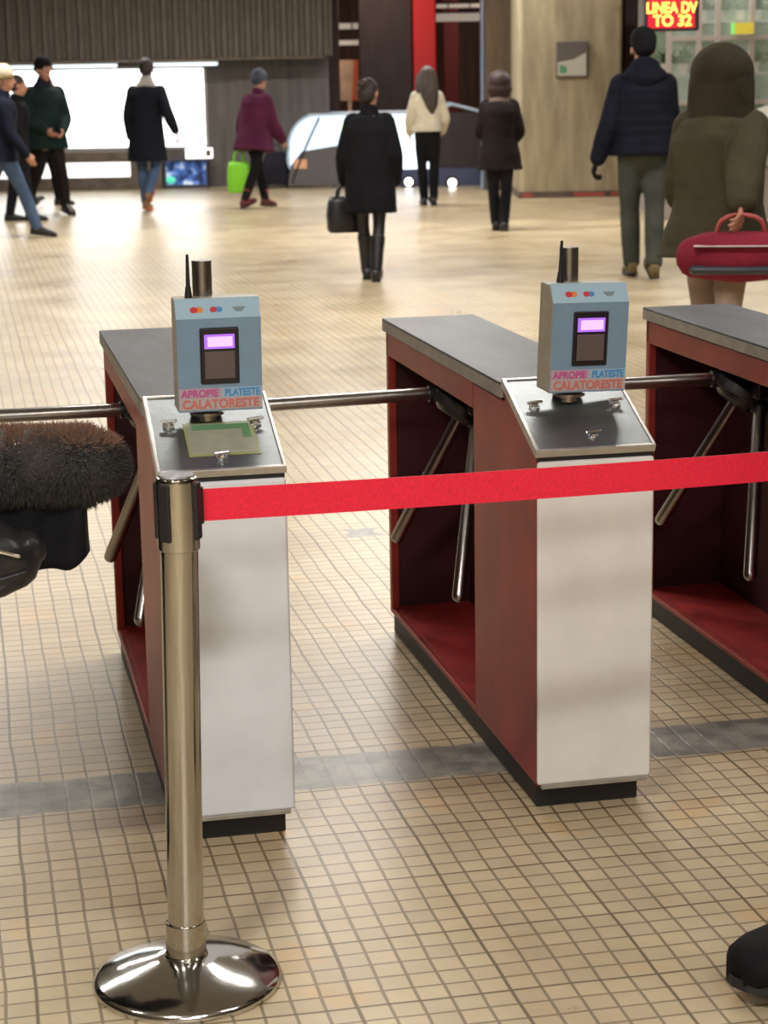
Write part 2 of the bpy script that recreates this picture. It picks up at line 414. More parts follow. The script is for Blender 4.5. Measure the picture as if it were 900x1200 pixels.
# ribbed bulkhead
BY = 27.9
zb0 = PT(150, 69, BY).z
xa, xb = -14.0, PT(388, 20, BY).x
bm = bmesh.new(); prof = []
per = .165; x = xa
while x < xb-per:
    prof += [(x, BY), (x+per*.35, BY), (x+per*.5, BY+.06), (x+per*.85, BY+.06)]; x += per
prof += [(x, BY), (xb, BY), (xb, BY+.5), (xa, BY+.5)]
prism(bm, prof, zb0, 3.6, 'z')
struct(new_obj('wall_bulkhead', bm, M['conc_rib']))
bm = bmesh.new(); box(bm, xa, xb-.1, BY+.02, WY, zb0-.035, zb0-.005)
struct(new_obj('trim_2', bm, M['ledge']))
for px0, px1 in ((-60, 45), (62, 138), (178, 256)):
    a, b = PT(px0, 75, BY+.2), PT(px1, 75, BY+.2)
    t = thing('strip_light', {-60: 'cool white strip light under the ribbed bulkhead, at the left edge', 62: 'cool white strip light under the ribbed bulkhead, above the man in dark green jacket',
        178: 'cool white strip light under the ribbed bulkhead, right of the dark coated walker'}[px0], 'ceiling light', ((a.x+b.x)/2, BY+.16, zb0-.035), 0, 'strip lights under the ribbed bulkhead')
    h = (b.x-a.x)/2
    bm = bmesh.new(); box(bm, -h, h, -.1, .1, -.03, 0); new_obj('fitting', bm, M['alu'], t)
    bm = bmesh.new(); tube(bm, (-h+.03, -.05, -.05), (h-.03, -.05, -.05), .022, rnd=True); tube(bm, (-h+.03, .05, -.05), (h-.03, .05, -.05), .022, rnd=True)
    new_obj('lamp_tubes', bm, M['lamp_cool'], t, smooth=True)

# recess behind the escalators
xd = PT(568, 130, 28.5).x
bm = bmesh.new(); box(bm, xr-.5, xr+.0, WY+.4, 36, -3, 3.6); struct(new_obj('wall_recess_left', bm, M['brown_wall']))
bm = bmesh.new(); box(bm, xr-.3, 4.5, 36, 36.2, -3, 3.6); struct(new_obj('wall_recess', bm, M['brown_wall']))
bm = bmesh.new(); box(bm, xr-.3, 4.5, 28.9, 36, -3.1, -3); struct(new_obj('floor_lower', bm, M['conc_wall']))
# brown pilaster beside the bulkhead
a, b = PT(383, 100, 29.2), PT(398, 100, 29.2)
bm = bmesh.new(); box(bm, a.x, b.x, 29.0, 29.6, -3, 3.6); struct(new_obj('trim_3', bm, M['brown_wall'], bev=.02))
# dark clad column and red column
def column(name, px0, px1, Y, depth, mt, z0=-3):
    a, b = PT(px0, 100, Y), PT(px1, 100, Y)
    bm = bmesh.new(); box(bm, a.x, b.x, Y, Y+depth, z0, 3.6)
    return struct(new_obj(name, bm, mt, bev=.03))
column('trim_4', 421, 484, 31, .8, M['dark_brown'])
column('trim_5', 484, 512, 31.05, .7, M['red_col'])
column('trim_6', 520, 538, 35, .5, mat('dull_red_panel', (.09, .008, .012), .6))
column('trim_7', 569, 605, 26.5, .5, M['brown_col'], 0)
column('trim_8', 564, 568.5, 26.6, .3, M['alu_blue_lit'], 0)
column('trim_9', 605, 609, 26.35, .3, M['alu_blue_lit'], 0)
# poster on the recess wall
a, b = PT(399, 118, 31.5), PT(420, 70, 31.5)
t = thing('wall_poster', 'orange and cream poster left of the dark column', 'poster', ((a.x+b.x)/2, 31.5, a.z))
w = (b.x-a.x)/2; h = b.z-a.z
bm = bmesh.new(); box(bm, -w, w, 0, .05, 0, h); box(bm, -.03, .03, .01, .05, -a.z-3, 0); new_obj('board', bm, mat('poster_cream', (.6, .42, .28), .6, noise=(4, .3)), t)
bm = bmesh.new(); prism(bm, [(w*.2, 0), (w, 0), (w, h), (w*.5, h)], -.01, 0, 'y'); new_obj('orange_print', bm, mat('poster_orange', (.7, .16, .06), .6), t)
# louvred lights in the recess
for (px0, px1, py0, py1, Y, lb) in ((388, 420, 27, 34, 32.6, 'upper of two short warm strip lights left of the dark column'), (388, 420, 47, 53, 32, 'lower of two short warm strip lights left of the dark column'),
        (512, 566, 4, 9, 33.6, 'upper of two pale strip lights right of the red column'), (512, 563, 15, 25, 33, 'lower broader pale strip light right of the red column')):
    a, b = PT(px0, py1, Y), PT(px1, py0, Y)
    t = thing('louvre_light', lb, 'ceiling light', ((a.x+b.x)/2, Y, a.z), 0, 'strip lights in the dark recess')
    w = (b.x-a.x)/2; h = b.z-a.z
    bm = bmesh.new(); box(bm, -w, w, 0, .3, 0, h); new_obj('diffuser', bm, M['lamp_dim'], t)
    bm = bmesh.new(); box(bm, -w-.02, w+.02, -.0, .32, h, h+.03); box(bm, -w*.5, -w*.5+.02, .1, .12, h, 3.6-a.z); box(bm, w*.5, w*.5+.02, .1, .12, h, 3.6-a.z); new_obj('hanger', bm, M['dark_brown'], t)

# concrete pillar with its base strip
PY = 24.6
a, b = PT(609, 150, PY), PT(729, 150, PY)
bm = bmesh.new(); box(bm, a.x, b.x, PY, PY+1.6, 0, 3.6); struct(new_obj('wall_pillar', bm, M['conc_pillar'], bev=.05))
bm = bmesh.new(); box(bm, a.x-.02, b.x+.02, PY-.03, PY+1.6, .0, .075)
struct(new_obj('baseboard_pillar', bm, mat('base_strip', (.1, .065, .05), .6, noise=(3, .4))))
bm = bmesh.new()
for p0_, p1_ in ((612, 624), (672, 708), (716, 726)):
    q0, q1 = PT(p0_, 230, PY-.03), PT(p1_, 230, PY-.03); box(bm, q0.x, q1.x, PY-.036, PY-.03, .015, .06)
struct(new_obj('trim_10', bm, mat('red_strip', (.38, .07, .05), .6)))
# box on the pillar
a, b = PT(651, 91, PY), PT(688, 48, PY)
t = thing('wall_dispenser', 'grey box with pale front mounted on the concrete pillar', 'wall box', ((a.x+b.x)/2, PY-.1, a.z))
w = (b.x-a.x)/2; h = b.z-a.z
bm = bmesh.new(); box(bm, -w, w, 0, .1, 0, h); new_obj('casing', bm, mat('dispenser_grey', (.12, .1, .09), .5), t, bev=.012)
bm = bmesh.new(); prism(bm, [(-w+.02, .02), (w-.02, .02), (w-.02, h*.68), (w*.1, h*.5), (-w+.02, h*.42)], -.006, 0, 'y'); new_obj('front_plate', bm, mat('dispenser_pale', (.52, .5, .42), .5), t)
bm = bmesh.new(); prism(bm, [(-w+.04, .05), (-w*.35, .05), (-w*.35, h*.3), (-w+.04, h*.36)], -.009, -.006, 'y'); new_obj('green_mark', bm, mat('green_mark', (.1, .3, .15), .5), t)

# dark red recess right of the pillar, kiosk behind
column('trim_11', 730, 758, 25.4, .6, mat('dark_red_cladding', (.05, .01, .01), .55), 0)

# escalator balustrades -------------------------------------------------
def escalator():
    a = PT(338, 218, 27.75)
    t = thing('escalator', 'escalator with lit glass balustrade and rounded end, behind the black coated woman', 'escalator', (a.x, 27.75, 0))
    top = PT(380, 134, 27.75).z
    for y0, near in ((0, True), (1.15, False)):
        arc = [(.42-.38*math.cos(R(q)), top-.44+.42*math.sin(R(q))) for q in range(0, 91, 10)]
        gl = M['esc_glow'] if near else M['esc_glow2']
        bm = bmesh.new(); prism(bm, [(.03, .3), (.03, top-.44)]+arc+[(1.02, top-.02), (1.02, top-.38), (.2, top-.5)], y0-.02, y0+.02, 'y')
        new_obj('balustrade_panel', bm, gl, t)
        bm = bmesh.new(); prism(bm, [(.0, .04), (.03, .3), (.2, top-.5), (1.02, top-.38), (1.02, .04)], y0-.02, y0+.02, 'y')
        new_obj('balustrade_panel', bm, mat('smoky_balustrade', (.11, .1, .11), .25), t)
        bm = bmesh.new(); box(bm, 1.05, 1.98, y0-.02, y0+.02, .24, top-.02)
        new_obj('balustrade_panel', bm, mat('lit_balustrade_white', (.7, .8, .9), .2, emis=((.78, .88, 1), 1.9)) if near else gl, t)
        bm = bmesh.new(); prism(bm, [(2.01, .24), (2.01, top-.02), (2.7, top-.02), (4.2, -.7), (4.2, -1.5), (2.7, .24)], y0-.02, y0+.02, 'y')
        new_obj('balustrade_panel', bm, M['dark_brown'], t)
        bm = bmesh.new(); prism(bm, [(1.02, 0), (1.02, .24), (2.7, .24), (4.2, -1.45), (4.2, -1.8), (2.6, 0)], y0-.08, y0+.08, 'y')
        new_obj('skirt', bm, mat('blue_skirt', (.06, .07, .14), .3), t)
        bm = bmesh.new(); loft(bm, [(.45, y0-.03, top-.05), (.3, y0-.03, top-.35), (.12, y0-.03, .25), (.06, y0-.03, .08)], [.014]*4, seg=8); new_obj('newel_edge', bm, M['dark_brown'], t, smooth=True)
        bm = bmesh.new(); loft(bm, [(.03, y0, .28), (.0, y0, .4), (.03, y0, top-.44)]+[(x_-.02*(1-k_/9), y0, z_+.015) for k_, (x_, z_) in enumerate(arc)]+[(1.9, y0, top), (2.7, y0, top+.0), (4.2, y0, -.68)], [(.035, .02)]*16, side=(0, 1, 0), sub=2)
        new_obj('handrail', bm, mat('pale_handrail', (.4, .47, .55), .35, emis=((.6, .8, 1), .15)), t, smooth=True)
    q = PT(398, 147, 27.7)
    bm = bmesh.new(); ball(bm, (q.x-a.x, -.05, q.z), (.075, .03, .06)); new_obj('green_signal', bm, mat('green_signal_lamp', (.6, 1, .7), .3, emis=((.6, 1, .65), 1.6)), t, smooth=True)
    q = PT(352, 192, 27.7)
    bm = bmesh.new(); box(bm, q.x-a.x-.09, q.x-a.x+.09, -.032, -.022, q.z-.07, q.z+.06); new_obj('warning_sticker', bm, mat('orange_sticker', (.75, .4, .25), .5), t, bev=.004)
    bm = bmesh.new(); box(bm, .6, 1.5, .1, 1.05, 0, .012); new_obj('comb_plate', bm, M['steel'], t)
    for k in range(4):
        bm = bmesh.new(); box(bm, 1.52+k*.42, 1.92+k*.42, .1, 1.05, -.08-k*.22, .0-k*.22+.01); new_obj('step', bm, M['steel_top'], t)
    return t
escalator()
for px, py, col, lb in ((479, 213, (.75, .8, 1), 'small bluish floor lamp at the escalator foot, between the black coated and white jacketed women'), (530, 214, (1, .95, .95), 'small bright floor lamp at the escalator foot, right of the white jacketed woman')):
    g = PT(px, py, 27.5)
    t = thing('floor_lamp', lb, 'lamp', (g.x, 27.5, 0), 0)
    bm = bmesh.new(); box(bm, -.1, .1, -.03, .05, 0, max(.05, g.z)); new_obj('lamp_body', bm, M['dark_brown'], t, bev=.01)
    bm = bmesh.new(); ball(bm, (0, -.03, g.z), (.055, .04, .055)); new_obj('bulb', bm, mat('bulb', (1, 1, 1), .3, emis=(col, 7)), t, smooth=True)
    bm = bmesh.new(); tube(bm, (0, -.0, g.z), (0, -.028, g.z), .095); new_obj('rim', bm, M['dark_brown'], t, smooth=False)

# LED sign ---------------------------------------------------------------
SY = 15.5
a, b = PT(756, 37, SY), PT(820, -6, SY)
t = thing('led_sign', 'hanging red and amber LED sign above the man in navy jacket', 'sign', ((a.x+b.x)/2, SY, a.z))
w = (b.x-a.x)/2; h = b.z-a.z
bm = bmesh.new(); box(bm, -w, w, 0, .12, 0, h); new_obj('casing', bm, M['black_metal'], t, bev=.01)
bm = bmesh.new(); box(bm, -w+.02, w-.035, -.006, 0, .022, h-.01); new_obj('led_face', bm, mat('led_red_glow', (.3, .01, .02), .4, emis=((1, .0, .03), .75)), t)
led = mat('led_amber', (1, .5, .1), .4, emis=((1, .42, .05), 4))
rx = Matrix.Rotation(R(90), 4, 'X')
ow = w*2
text('led_text', 'LINEA DV', .115, led, t, Matrix.Translation((-.008, -.008, h*.64)) @ rx, sx=.78, bold=.0028)
text('led_text', 'TO 32', .115, led, t, Matrix.Translation((-.0, -.008, h*.28)) @ rx, sx=.95, bold=.0028)
bm = bmesh.new(); tube(bm, (-w*.6, .06, h), (-w*.6, .06, 3.6-a.z), .012); tube(bm, (w*.6, .06, h), (w*.6, .06, 3.6-a.z), .012); new_obj('hanger', bm, M['black_metal'], t)

# kiosk at the right -----------------------------------------------------
KY = 20.5
x0 = PT(781, 100, KY).x; x1 = x0+4.2
t = thing('glazed_kiosk', 'glazed flower kiosk with aluminium frame at the right edge', 'kiosk', (x0, KY, 0))
bm = bmesh.new(); box(bm, 0, 4.2, 0, .06, 0, .45); box(bm, 0, .05, .06, 2.2, 0, .45); box(bm, 4.15, 4.2, .06, 2.2, 0, .45); box(bm, 0, 4.2, 2.2, 2.26, 0, 2.7); box(bm, 0, 4.2, 0, 2.26, 2.7, 2.8)
new_obj('shell', bm, mat('kiosk_panel', (.3, .27, .25), .6, noise=(4, .15)), t)
bm = bmesh.new()
for px in (781, 816, 838, 878):
    xx = PT(px, 60, KY).x - x0; box(bm, xx, xx+.05, -.02, .06, .45, 2.7)
for xx in (1.6, 2.4, 3.2, 4.15): box(bm, xx, xx+.05, -.02, .06, .45, 2.7)
for zz in (.45, PT(880, 190, KY).z, PT(880, 122, KY).z, PT(860, 47, KY).z, 2.64): box(bm, 0, 4.2, -.015, .05, zz, zz+.05)
new_obj('frame', bm, mat('kiosk_frame', (.36, .31, .28), .45, .3), t)
bm = bmesh.new(); box(bm, .03, 4.17, .02, .028, .5, 2.65); new_obj('glazing', bm, M['glass'], t)
bm = bmesh.new(); box(bm, .1, 4.1, 2.1, 2.15, .5, 2.6); new_obj('back_display', bm, M['shop_in'], t)
bm = bmesh.new()
for zz in (.9, 1.45, 2.0): box(bm, .1, 4.1, 1.2, 2.05, zz, zz+.03)
new_obj('shelf', bm, M['alu'], t)
bm = bmesh.new(); box(bm, .3, 3.9, .7, 1.0, 2.55, 2.6); new_obj('kiosk_lamp', bm, mat('kiosk_lamp', (1, 1, 1), .4, emis=((.9, 1, .95), 3.5)), t)
lp = mat('pot_white', (.55, .5, .42), .6)
lm = [M['leaf'], mat('leaf_pale', (.18, .3, .13), .6, noise=(10, .4)), mat('leaf_dark', (.03, .09, .025), .6)]
rnd = random.Random(3)
k = 0
for zz in (.48, .93, 1.48, 2.03):
    for i in range(7):
        xx = .18+i*.2+rnd.uniform(-.04, .04)
        yy = (x0+xx)*0
        yl = 1.35+rnd.uniform(0, .2)
        r_ = thing('potted_plant', 'leafy green potted plant standing inside the glazed kiosk', 'plant', (x0+xx, KY+yl, zz), 0, 'potted plants in the glazed kiosk')
        bm = bmesh.new(); lathe(bm, [(0, 0), (.05, 0), (.065, .11), (.055, .11), (0, .1)], 16); new_obj('pot', bm, lp, r_, smooth=False)
        bm = bmesh.new()
        for q in range(46):
            a_ = rnd.uniform(0, 2*PI); el = rnd.uniform(.2, 1.5); L_ = rnd.uniform(.1, .26)
            d = Vector((math.cos(a_)*math.cos(el), math.sin(a_)*math.cos(el), math.sin(el)))
            sd = d.cross(Vector((0, 0, 1))).normalized()*rnd.uniform(.018, .035)
            base = Vector((0, 0, .1)); mid = base + d*L_*.6; tip = base + d*L_ - Vector((0, 0, .03))
            vs = [bm.verts.new(v) for v in (base, mid+sd, tip, mid-sd)]; bm.faces.new(vs)
        new_obj('foliage', bm, lm[k % 3], r_); k += 1
a, b = PT(858, 40, KY-.1), PT(884, 26, KY-.1)
t2 = thing('yellow_sign', 'small yellow sign with green end on the kiosk glass', 'sign', ((a.x+b.x)/2, KY-.06, a.z))
w = (b.x-a.x)/2; h = b.z-a.z
bm = bmesh.new(); box(bm, -w*.7, w, -.02, .03, 0, h); new_obj('sign_board', bm, mat('sign_yellow', (.55, .45, .05), .5, emis=((.7, .6, .05), .22)), t2)
bm = bmesh.new(); box(bm, -w, -w*.7, -.02, .03, 0, h); new_obj('sign_end', bm, mat('sign_green', (.2, .6, .15), .5, emis=((.2, .8, .1), .4)), t2)
# white patches that paint the highlights on the kiosk front
for (pa, pb, qa, qb, lb) in ((886, 903, 143, 128, 'upper white painted highlight on the kiosk front by the right edge'), (888, 905, 166, 152, 'lower white painted highlight on the kiosk front by the right edge')):
    a, b = PT(pa, qa, KY-.05), PT(pb, qb, KY-.05)
    bm = bmesh.new(); prism(bm, [(a.x, a.z), (b.x, a.z+.05), (b.x, b.z+.05), (a.x, b.z)], KY-.035, KY-.022, 'y')
    tag(new_obj('highlight_patch', bm, mat('highlight_white', (.8, .8, .78), .6)), lb, 'highlight', 'white highlights on the kiosk front')

# ceiling lamps (out of view overhead, they light the hall)
def strip_lamp(x, y, L_, lab, power):
    t = thing('ceiling_light', lab, 'ceiling light', (x, y, 3.6), 0, 'twin tube ceiling lights')
    bm = bmesh.new(); box(bm, -L_/2, L_/2, -.12, .12, -.06, 0); new_obj('fitting', bm, M['alu'], t)
    bm = bmesh.new(); tube(bm, (-L_/2+.05, -.06, -.09), (L_/2-.05, -.06, -.09), .022, rnd=True); tube(bm, (-L_/2+.05, .06, -.09), (L_/2-.05, .06, -.09), .022, rnd=True)
    new_obj('lamp_tubes', bm, M['lamp'], t, smooth=True)
    l = bpy.data.lights.new('strip', 'AREA'); l.shape = 'RECTANGLE'; l.size = L_; l.size_y = .24 if y > -2 else 1.0; l.energy = power; l.color = (1, .955, .89)
    lo = bpy.data.objects.new('strip_lamp_light', l); C.objects.link(lo); lo.location = (x, y, 3.46); lo.parent = None
LAMPS = [(.5, -3.6, 2.4, 200), (-1.3, .3, .6, 120), (1.0, -.6, 1.2, 52), (-3.4, 2.2, 1.2, 18), (3.0, 1.6, 2, 30), (.2, 6.6, 2.2, 95), (-3.6, 8.5, 2.2, 60), (3.4, 8.5, 2.2, 60),
         (0, 12.5, 2.2, 130), (-4, 14, 2.2, 90), (4, 13.5, 2.2, 90), (-3.5, 19, 2.2, 130), (.3, 19, 2.2, 150), (3.5, 20.3, 1.6, 110), (-3.2, 24.5, 2.2, 110), (.5, 24.3, 2.2, 110)]
for x, y, L_, pw in LAMPS: strip_lamp(x, y, L_, 'twin tube ceiling light on the hall ceiling above the walkway', pw)
for x, y, pw in ((-.2, 29.8, 60), (2.6, 33.5, 70), (-.5, 33.5, 60)):  # fill lights added to brighten the recess, without fittings
    l = bpy.data.lights.new('recess', 'AREA'); l.shape = 'RECTANGLE'; l.size = 1.2; l.size_y = .3; l.energy = pw; l.color = (1, .72, .55)
    lo = bpy.data.objects.new('recess_fill', l); C.objects.link(lo); lo.location = (x, y, 3.5)
# ================================================================ TURNSTILES
W, H1, H2, S_, LN, HB = .2457, .7662, .8687, .2412, 1.4226, .057
PIL = .50
def turnstile(loc, label, hub_u=.66, arm_tilt=0., reader_yaw=0., reader_tilt=0., face_mat=None, spin=0.):
    t = thing('turnstile', label, 'turnstile', loc, YAW, 'row of red tripod turnstiles')
    # black plinth
    bm = bmesh.new(); box(bm, .012, W-.012, .03, LN-.01, 0, HB)
    new_obj('plinth', bm, M['black'], t, bev=.004)
    # red housing: front pillar, base, rear panel, right wall, top rail
    bm = bmesh.new()
    prism(bm, [(0, HB), (PIL, HB), (PIL, H2-.04), (S_, H2-.04), (S_, H2-.012), (.004, H1-.012)], .004, W-.004)
    box(bm, .004, W-.004, PIL, LN, HB, HB+.014)
    box(bm, .004, .022, PIL, LN, H2-.098, H2-.036)
    box(bm, .022, W-.004, PIL, LN, H2-.05, H2-.036)
    box(bm, .004, .026, LN-.03, LN, HB, H2-.036)
    new_obj('housing', bm, M['red'], t, bev=.004)
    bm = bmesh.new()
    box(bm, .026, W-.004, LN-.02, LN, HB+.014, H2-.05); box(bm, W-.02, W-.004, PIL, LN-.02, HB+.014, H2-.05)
    new_obj('inner_lining', bm, M['red_shaded'], t)  # rear and right walls, in the red that carries the recess shade
    bm = bmesh.new(); box(bm, .02, W-.02, PIL, LN-.02, HB+.014, HB+.018); new_obj('inner_floor', bm, M['red_in'], t)
    # white front panel with its lower trim
    bm = bmesh.new(); box(bm, .002, W+.002, -.014, .0, HB+.006, H1-.022)
    fp = new_obj('front_panel', bm, face_mat or M['white_panel'], t, bev=.007)
    bm = bmesh.new(); box(bm, .01, W-.008, -.016, -.001, HB-.002, HB+.008); new_obj('lower_trim', bm, M['dull_edge'], fp, bev=.002)
    bm = bmesh.new(); box(bm, .004, W, -.006, 0, H1-.023, H1-.006); new_obj('shadow_gap', bm, M['black'], t)
    # top plate with lip
    bm = bmesh.new(); box(bm, -.004, W+.004, S_+.004, LN+.006, H2-.006, H2)
    tp = new_obj('top_plate', bm, M['steel_top'], t, bev=.002)
    bm = bmesh.new(); box(bm, -.004, .004, S_+.004, LN+.006, H2-.033, H2-.006); box(bm, W-.004, W+.004, S_+.004, LN+.006, H2-.033, H2-.006); box(bm, .004, W-.004, LN, LN+.006, H2-.033, H2-.006)
    box(bm, .004, W-.004, S_+.004, S_+.01, H2-.02, H2-.006)
    new_obj('side_lip', bm, M['dull_edge'], tp)
    # sloped plate
    sl = Vector((0, S_, H2-H1)).normalized(); nn = Vector((0, -sl.z, sl.y))
    def SP(v, s, h): return Vector((v, -.012, H1)) + sl*s + nn*h
    Ls = math.hypot(S_+.012, H2-H1)
    def sbox(bm, v0, v1, s0, s1, h0, h1):
        q = box(bm, v0, v1, s0, s1, h0, h1)
        for vv in q: vv.co = SP(vv.co.x, vv.co.y, vv.co.z)
    bm = bmesh.new(); sbox(bm, .004, W-.004, 0, Ls-.004, -.004, .003)
    sp = new_obj('sloped_plate', bm, M['steel'], t, bev=.0015)
    bm = bmesh.new(); sbox(bm, -.003, .006, -.002, Ls, -.012, .006); sbox(bm, W-.004, W+.003, -.002, Ls, -.012, .005); sbox(bm, .004, W-.004, Ls-.008, Ls, -.008, .0055); sbox(bm, -.003, W+.003, -.005, .003, -.012, .0045)
    new_obj('edge_trim', bm, M['steel_edge'], sp, bev=.0015)
    for (v, s) in ((.038, Ls*.58), (W-.035, Ls*.56), (W*.5+.005, Ls*.14)):
        bm = bmesh.new(); c = SP(v, s, .003)
        tube(bm, c, c+nn*.004, .0115); tube(bm, c+nn*.004, c+nn*.009, .0075, .006, seg=6)
        tube(bm, c+nn*.009+Vector((-.014, 0, .002)), c+nn*.009+Vector((.014, 0, .004)), .0032, rnd=True, seg=8)
        new_obj('bolt', bm, M['bolt'], sp, smooth=False)
    # mechanism box, hub and three arms
    al, be = .625, .6
    hp = Vector((.08, hub_u, .697))
    ax = Vector((-math.sin(al), 0, -math.cos(al))); n0 = Vector((-math.cos(al), 0, math.sin(al)))
    bm = bmesh.new(); box(bm, .075, W-.022, hub_u-.13, hub_u+.13, .70, H2-.052)
    new_obj('mechanism_box', bm, M['black_metal'], t, bev=.01)
    bm = bmesh.new(); tube(bm, hp-ax*.045, hp-ax*.012, .05, .084, seg=40); tube(bm, hp-ax*.012, hp+ax*.014, .086, .082, seg=40); tube(bm, hp+ax*.014, hp+ax*.026, .06, .045, seg=40)
    tube(bm, hp-ax*.12, hp-ax*.04, .045, .05, seg=24)
    new_obj('hub', bm, M['black_metal'], t, smooth=False, bev=.003)
    for k in range(3):
        n_ = Matrix.Rotation(R(120*k)-.056+spin, 3, ax) @ n0
        d = (ax*math.cos(be)+n_*math.sin(be)).normalized()
        if k == 0: d = (Matrix.Rotation(arm_tilt, 3, 'Y') @ Vector((-1, 0, 0)))
        b_ = hp + n_*.073
        L_ = .425 if k == 0 else .445
        bm = bmesh.new(); tube(bm, b_, b_+d*L_, .0165, seg=20, rnd=True)
        a_ = new_obj('arm', bm, M['tube'], t, smooth=True)
        bm = bmesh.new(); tube(bm, b_-d*.01, b_+d*.018, .021, seg=20); new_obj('arm_socket', bm, M['black_metal'], a_, bev=.002)
    # card reader on its tube
    c0 = SP(W*.5-.005, Ls*.66, 0)
    bm = bmesh.new(); tube(bm, c0, c0+Vector((0, 0, .318)), .0195, seg=32); lathe(bm, [(0, .0), (.034, .0), (.034, .006), (.021, .012)], 32, c0+Vector((0, 0, .012)))
    pole = new_obj('reader_pole', bm, M['tube'], t, smooth=False, bev=.001)
    Rd = Matrix.Translation(c0+Vector((.021, -.058, .026))) @ Matrix.Rotation(reader_yaw, 4, 'Z') @ Matrix.Rotation(reader_tilt, 4, 'Y') @ Matrix.Rotation(R(3), 4, 'X') @ Matrix.Diagonal((1.06, 1, 1.08, 1))
    rw, rh, rd = .079, .192, .072
    bm = bmesh.new()
    prism(bm, [(0, 0), (rd, 0), (rd, rh+.012), (.022, rh+.012), (0, rh-.02)], -rw, rw)
    cr = new_obj('card_reader', bm, M['reader_side'], t, bev=.004); cr.data.transform(Rd)
    def rp(name, bm, mt, bev=0, par=cr):
        o = new_obj(name, bm, mt, par, bev=bev); o.data.transform(Rd); return o
    bm = bmesh.new(); box(bm, -rw+.001, rw-.001, -.0015, .001, .001, rh-.021); rp('face_plate', bm, M['reader_front'], .0008)
    bm = bmesh.new(); prism(bm, [(-.0012, rh-.0205), (.0005, rh-.0215), (.0235, rh+.0125), (.02, rh+.0135)], -rw+.001, rw-.001); rp('top_strip', bm, M['reader_top'])
    bm = bmesh.new(); box(bm, -.036, .036, -.006, 0, .052, .155)
    sb = rp('screen_frame', bm, M['black_metal'], .003)
    bm = bmesh.new(); box(bm, -.028, .028, -.0075, -.0055, .117, .143); rp('screen', bm, M['screen'])
    bm = bmesh.new(); box(bm, -.022, .024, -.0082, -.0072, .121, .139); rp('screen_readout', bm, M['screen_lit'])
    bm = bmesh.new(); box(bm, -.028, .028, -.0075, -.0055, .062, .112); rp('card_pad', bm, M['keypad'], .001)
    # stickers with writing
    rot = Matrix.Rotation(R(90), 4, 'X')
    bm = bmesh.new(); box(bm, -rw+.002, .002, -.0026, -.0015, .0265, .0445); rp('sticker', bm, M['lbl_pink'])
    bm = bmesh.new(); box(bm, .002, rw-.001, -.0026, -.0015, .0265, .0445); rp('sticker', bm, M['lbl_blue'])
    bm = bmesh.new(); box(bm, -rw+.002, rw-.001, -.0026, -.0015, .0045, .0265); rp('sticker', bm, M['lbl_grey'])
    for s, sz, mt, x_, z_, sx in (('APROPIE', .0185, M['magenta'], -.0385, .0345, .96), ('PLATESTE', .0185, M['blue'], .0405, .0345, .82), ('CALATORESTE', .0225, M['salmon'], 0, .0145, .96)):
        text('sticker_text', s, sz, mt, cr, Rd @ Matrix.Translation((x_, -.003, z_)) @ rot, sx=sx, bold=.0006)
    # payment marks along the bevelled top
    bev_rot = Matrix.Translation((0, .0105, rh-.004)) @ Matrix.Rotation(math.atan2(.034, .023), 4, 'X')
    def disc(name, x_, y_, r_, mt, h):
        bm = bmesh.new(); tube(bm, (x_, y_, .001), (x_, y_, h), r_, seg=24, flat=((1, 0, 0), .8)); o = new_obj(name, bm, mt, cr); o.data.transform(Rd @ bev_rot)
    disc('mark', -.044, -.003, .0072, M['logo_red'], .0022); disc('mark', -.034, -.003, .0072, M['logo_orange'], .0018)
    disc('mark', -.008, -.003, .0066, M['logo_red'], .0022); disc('mark', .002, -.003, .0066, M['logo_blue'], .0018)
    bm = bmesh.new(); prism(bm, [(.026, .001), (.052, .001), (.045, -.008), (.034, -.008)], .001, .0018, 'z'); o = new_obj('mark', bm, M['logo_grey'], cr); o.data.transform(Rd @ bev_rot)
    # antenna
    bm = bmesh.new(); a0 = Vector((-rw+.030, .045, rh+.01)); tube(bm, a0, a0+Vector((0, 0, .022)), .0075, .005, seg=12); tube(bm, a0+Vector((0, 0, .02)), a0+Vector((0, 0, .078)), .0042, .0028, seg=10, rnd=True)
    rp('antenna', bm, M['black'])
    return t, SP, Ls
exv = Vector((math.cos(YAW), math.sin(YAW), 0)); eyv = Vector((-math.sin(YAW), math.cos(YAW), 0))
O0 = Vector((TX0, TY0, 0)); SPC = .7528
tA, SPf, LSf = turnstile(O0-exv*SPC, 'turnstile behind the chrome post, yellow-green notice on its steel slope', hub_u=.93,
                         face_mat=mat('white_enamel_cool', (.74, .76, .81), .45, noise=(9, .06), spec=.4), arm_tilt=R(0))
tB, _, _ = turnstile(O0, 'middle turnstile with warm white front, reader on bare steel slope', hub_u=.936, arm_tilt=R(-1), reader_yaw=R(5), reader_tilt=R(1.5))
tC, _, _ = turnstile(O0+exv*.735, 'turnstile cut by the right edge, only its open red rear half in view', hub_u=.936)

# notice taped on the left slope
def on_slope(name, v0, v1, s0, s1, h0, h1, mt, parent=None):
    bm = bmesh.new(); q = box(bm, v0, v1, s0, s1, h0, h1)
    for vv in q: vv.co = SPf(vv.co.x, vv.co.y, vv.co.z)
    return new_obj(name, bm, mt, parent)
nz = thing('paper_notice', 'yellow-green taped paper notice on the steel slope of the leftmost turnstile', 'notice', O0-exv*SPC, YAW)
on_slope('tape', .066, .206, .045, .165, .0035, .0040, M['tape'], nz)
on_slope('sheet', .070, .202, .052, .160, .0040, .0046, M['paper'], nz)
on_slope('green_strip', .082, .196, .137, .156, .0046, .005, M['paper_green'], nz)
on_slope('green_strip', .180, .196, .105, .137, .0046, .005, M['paper_green'], nz)

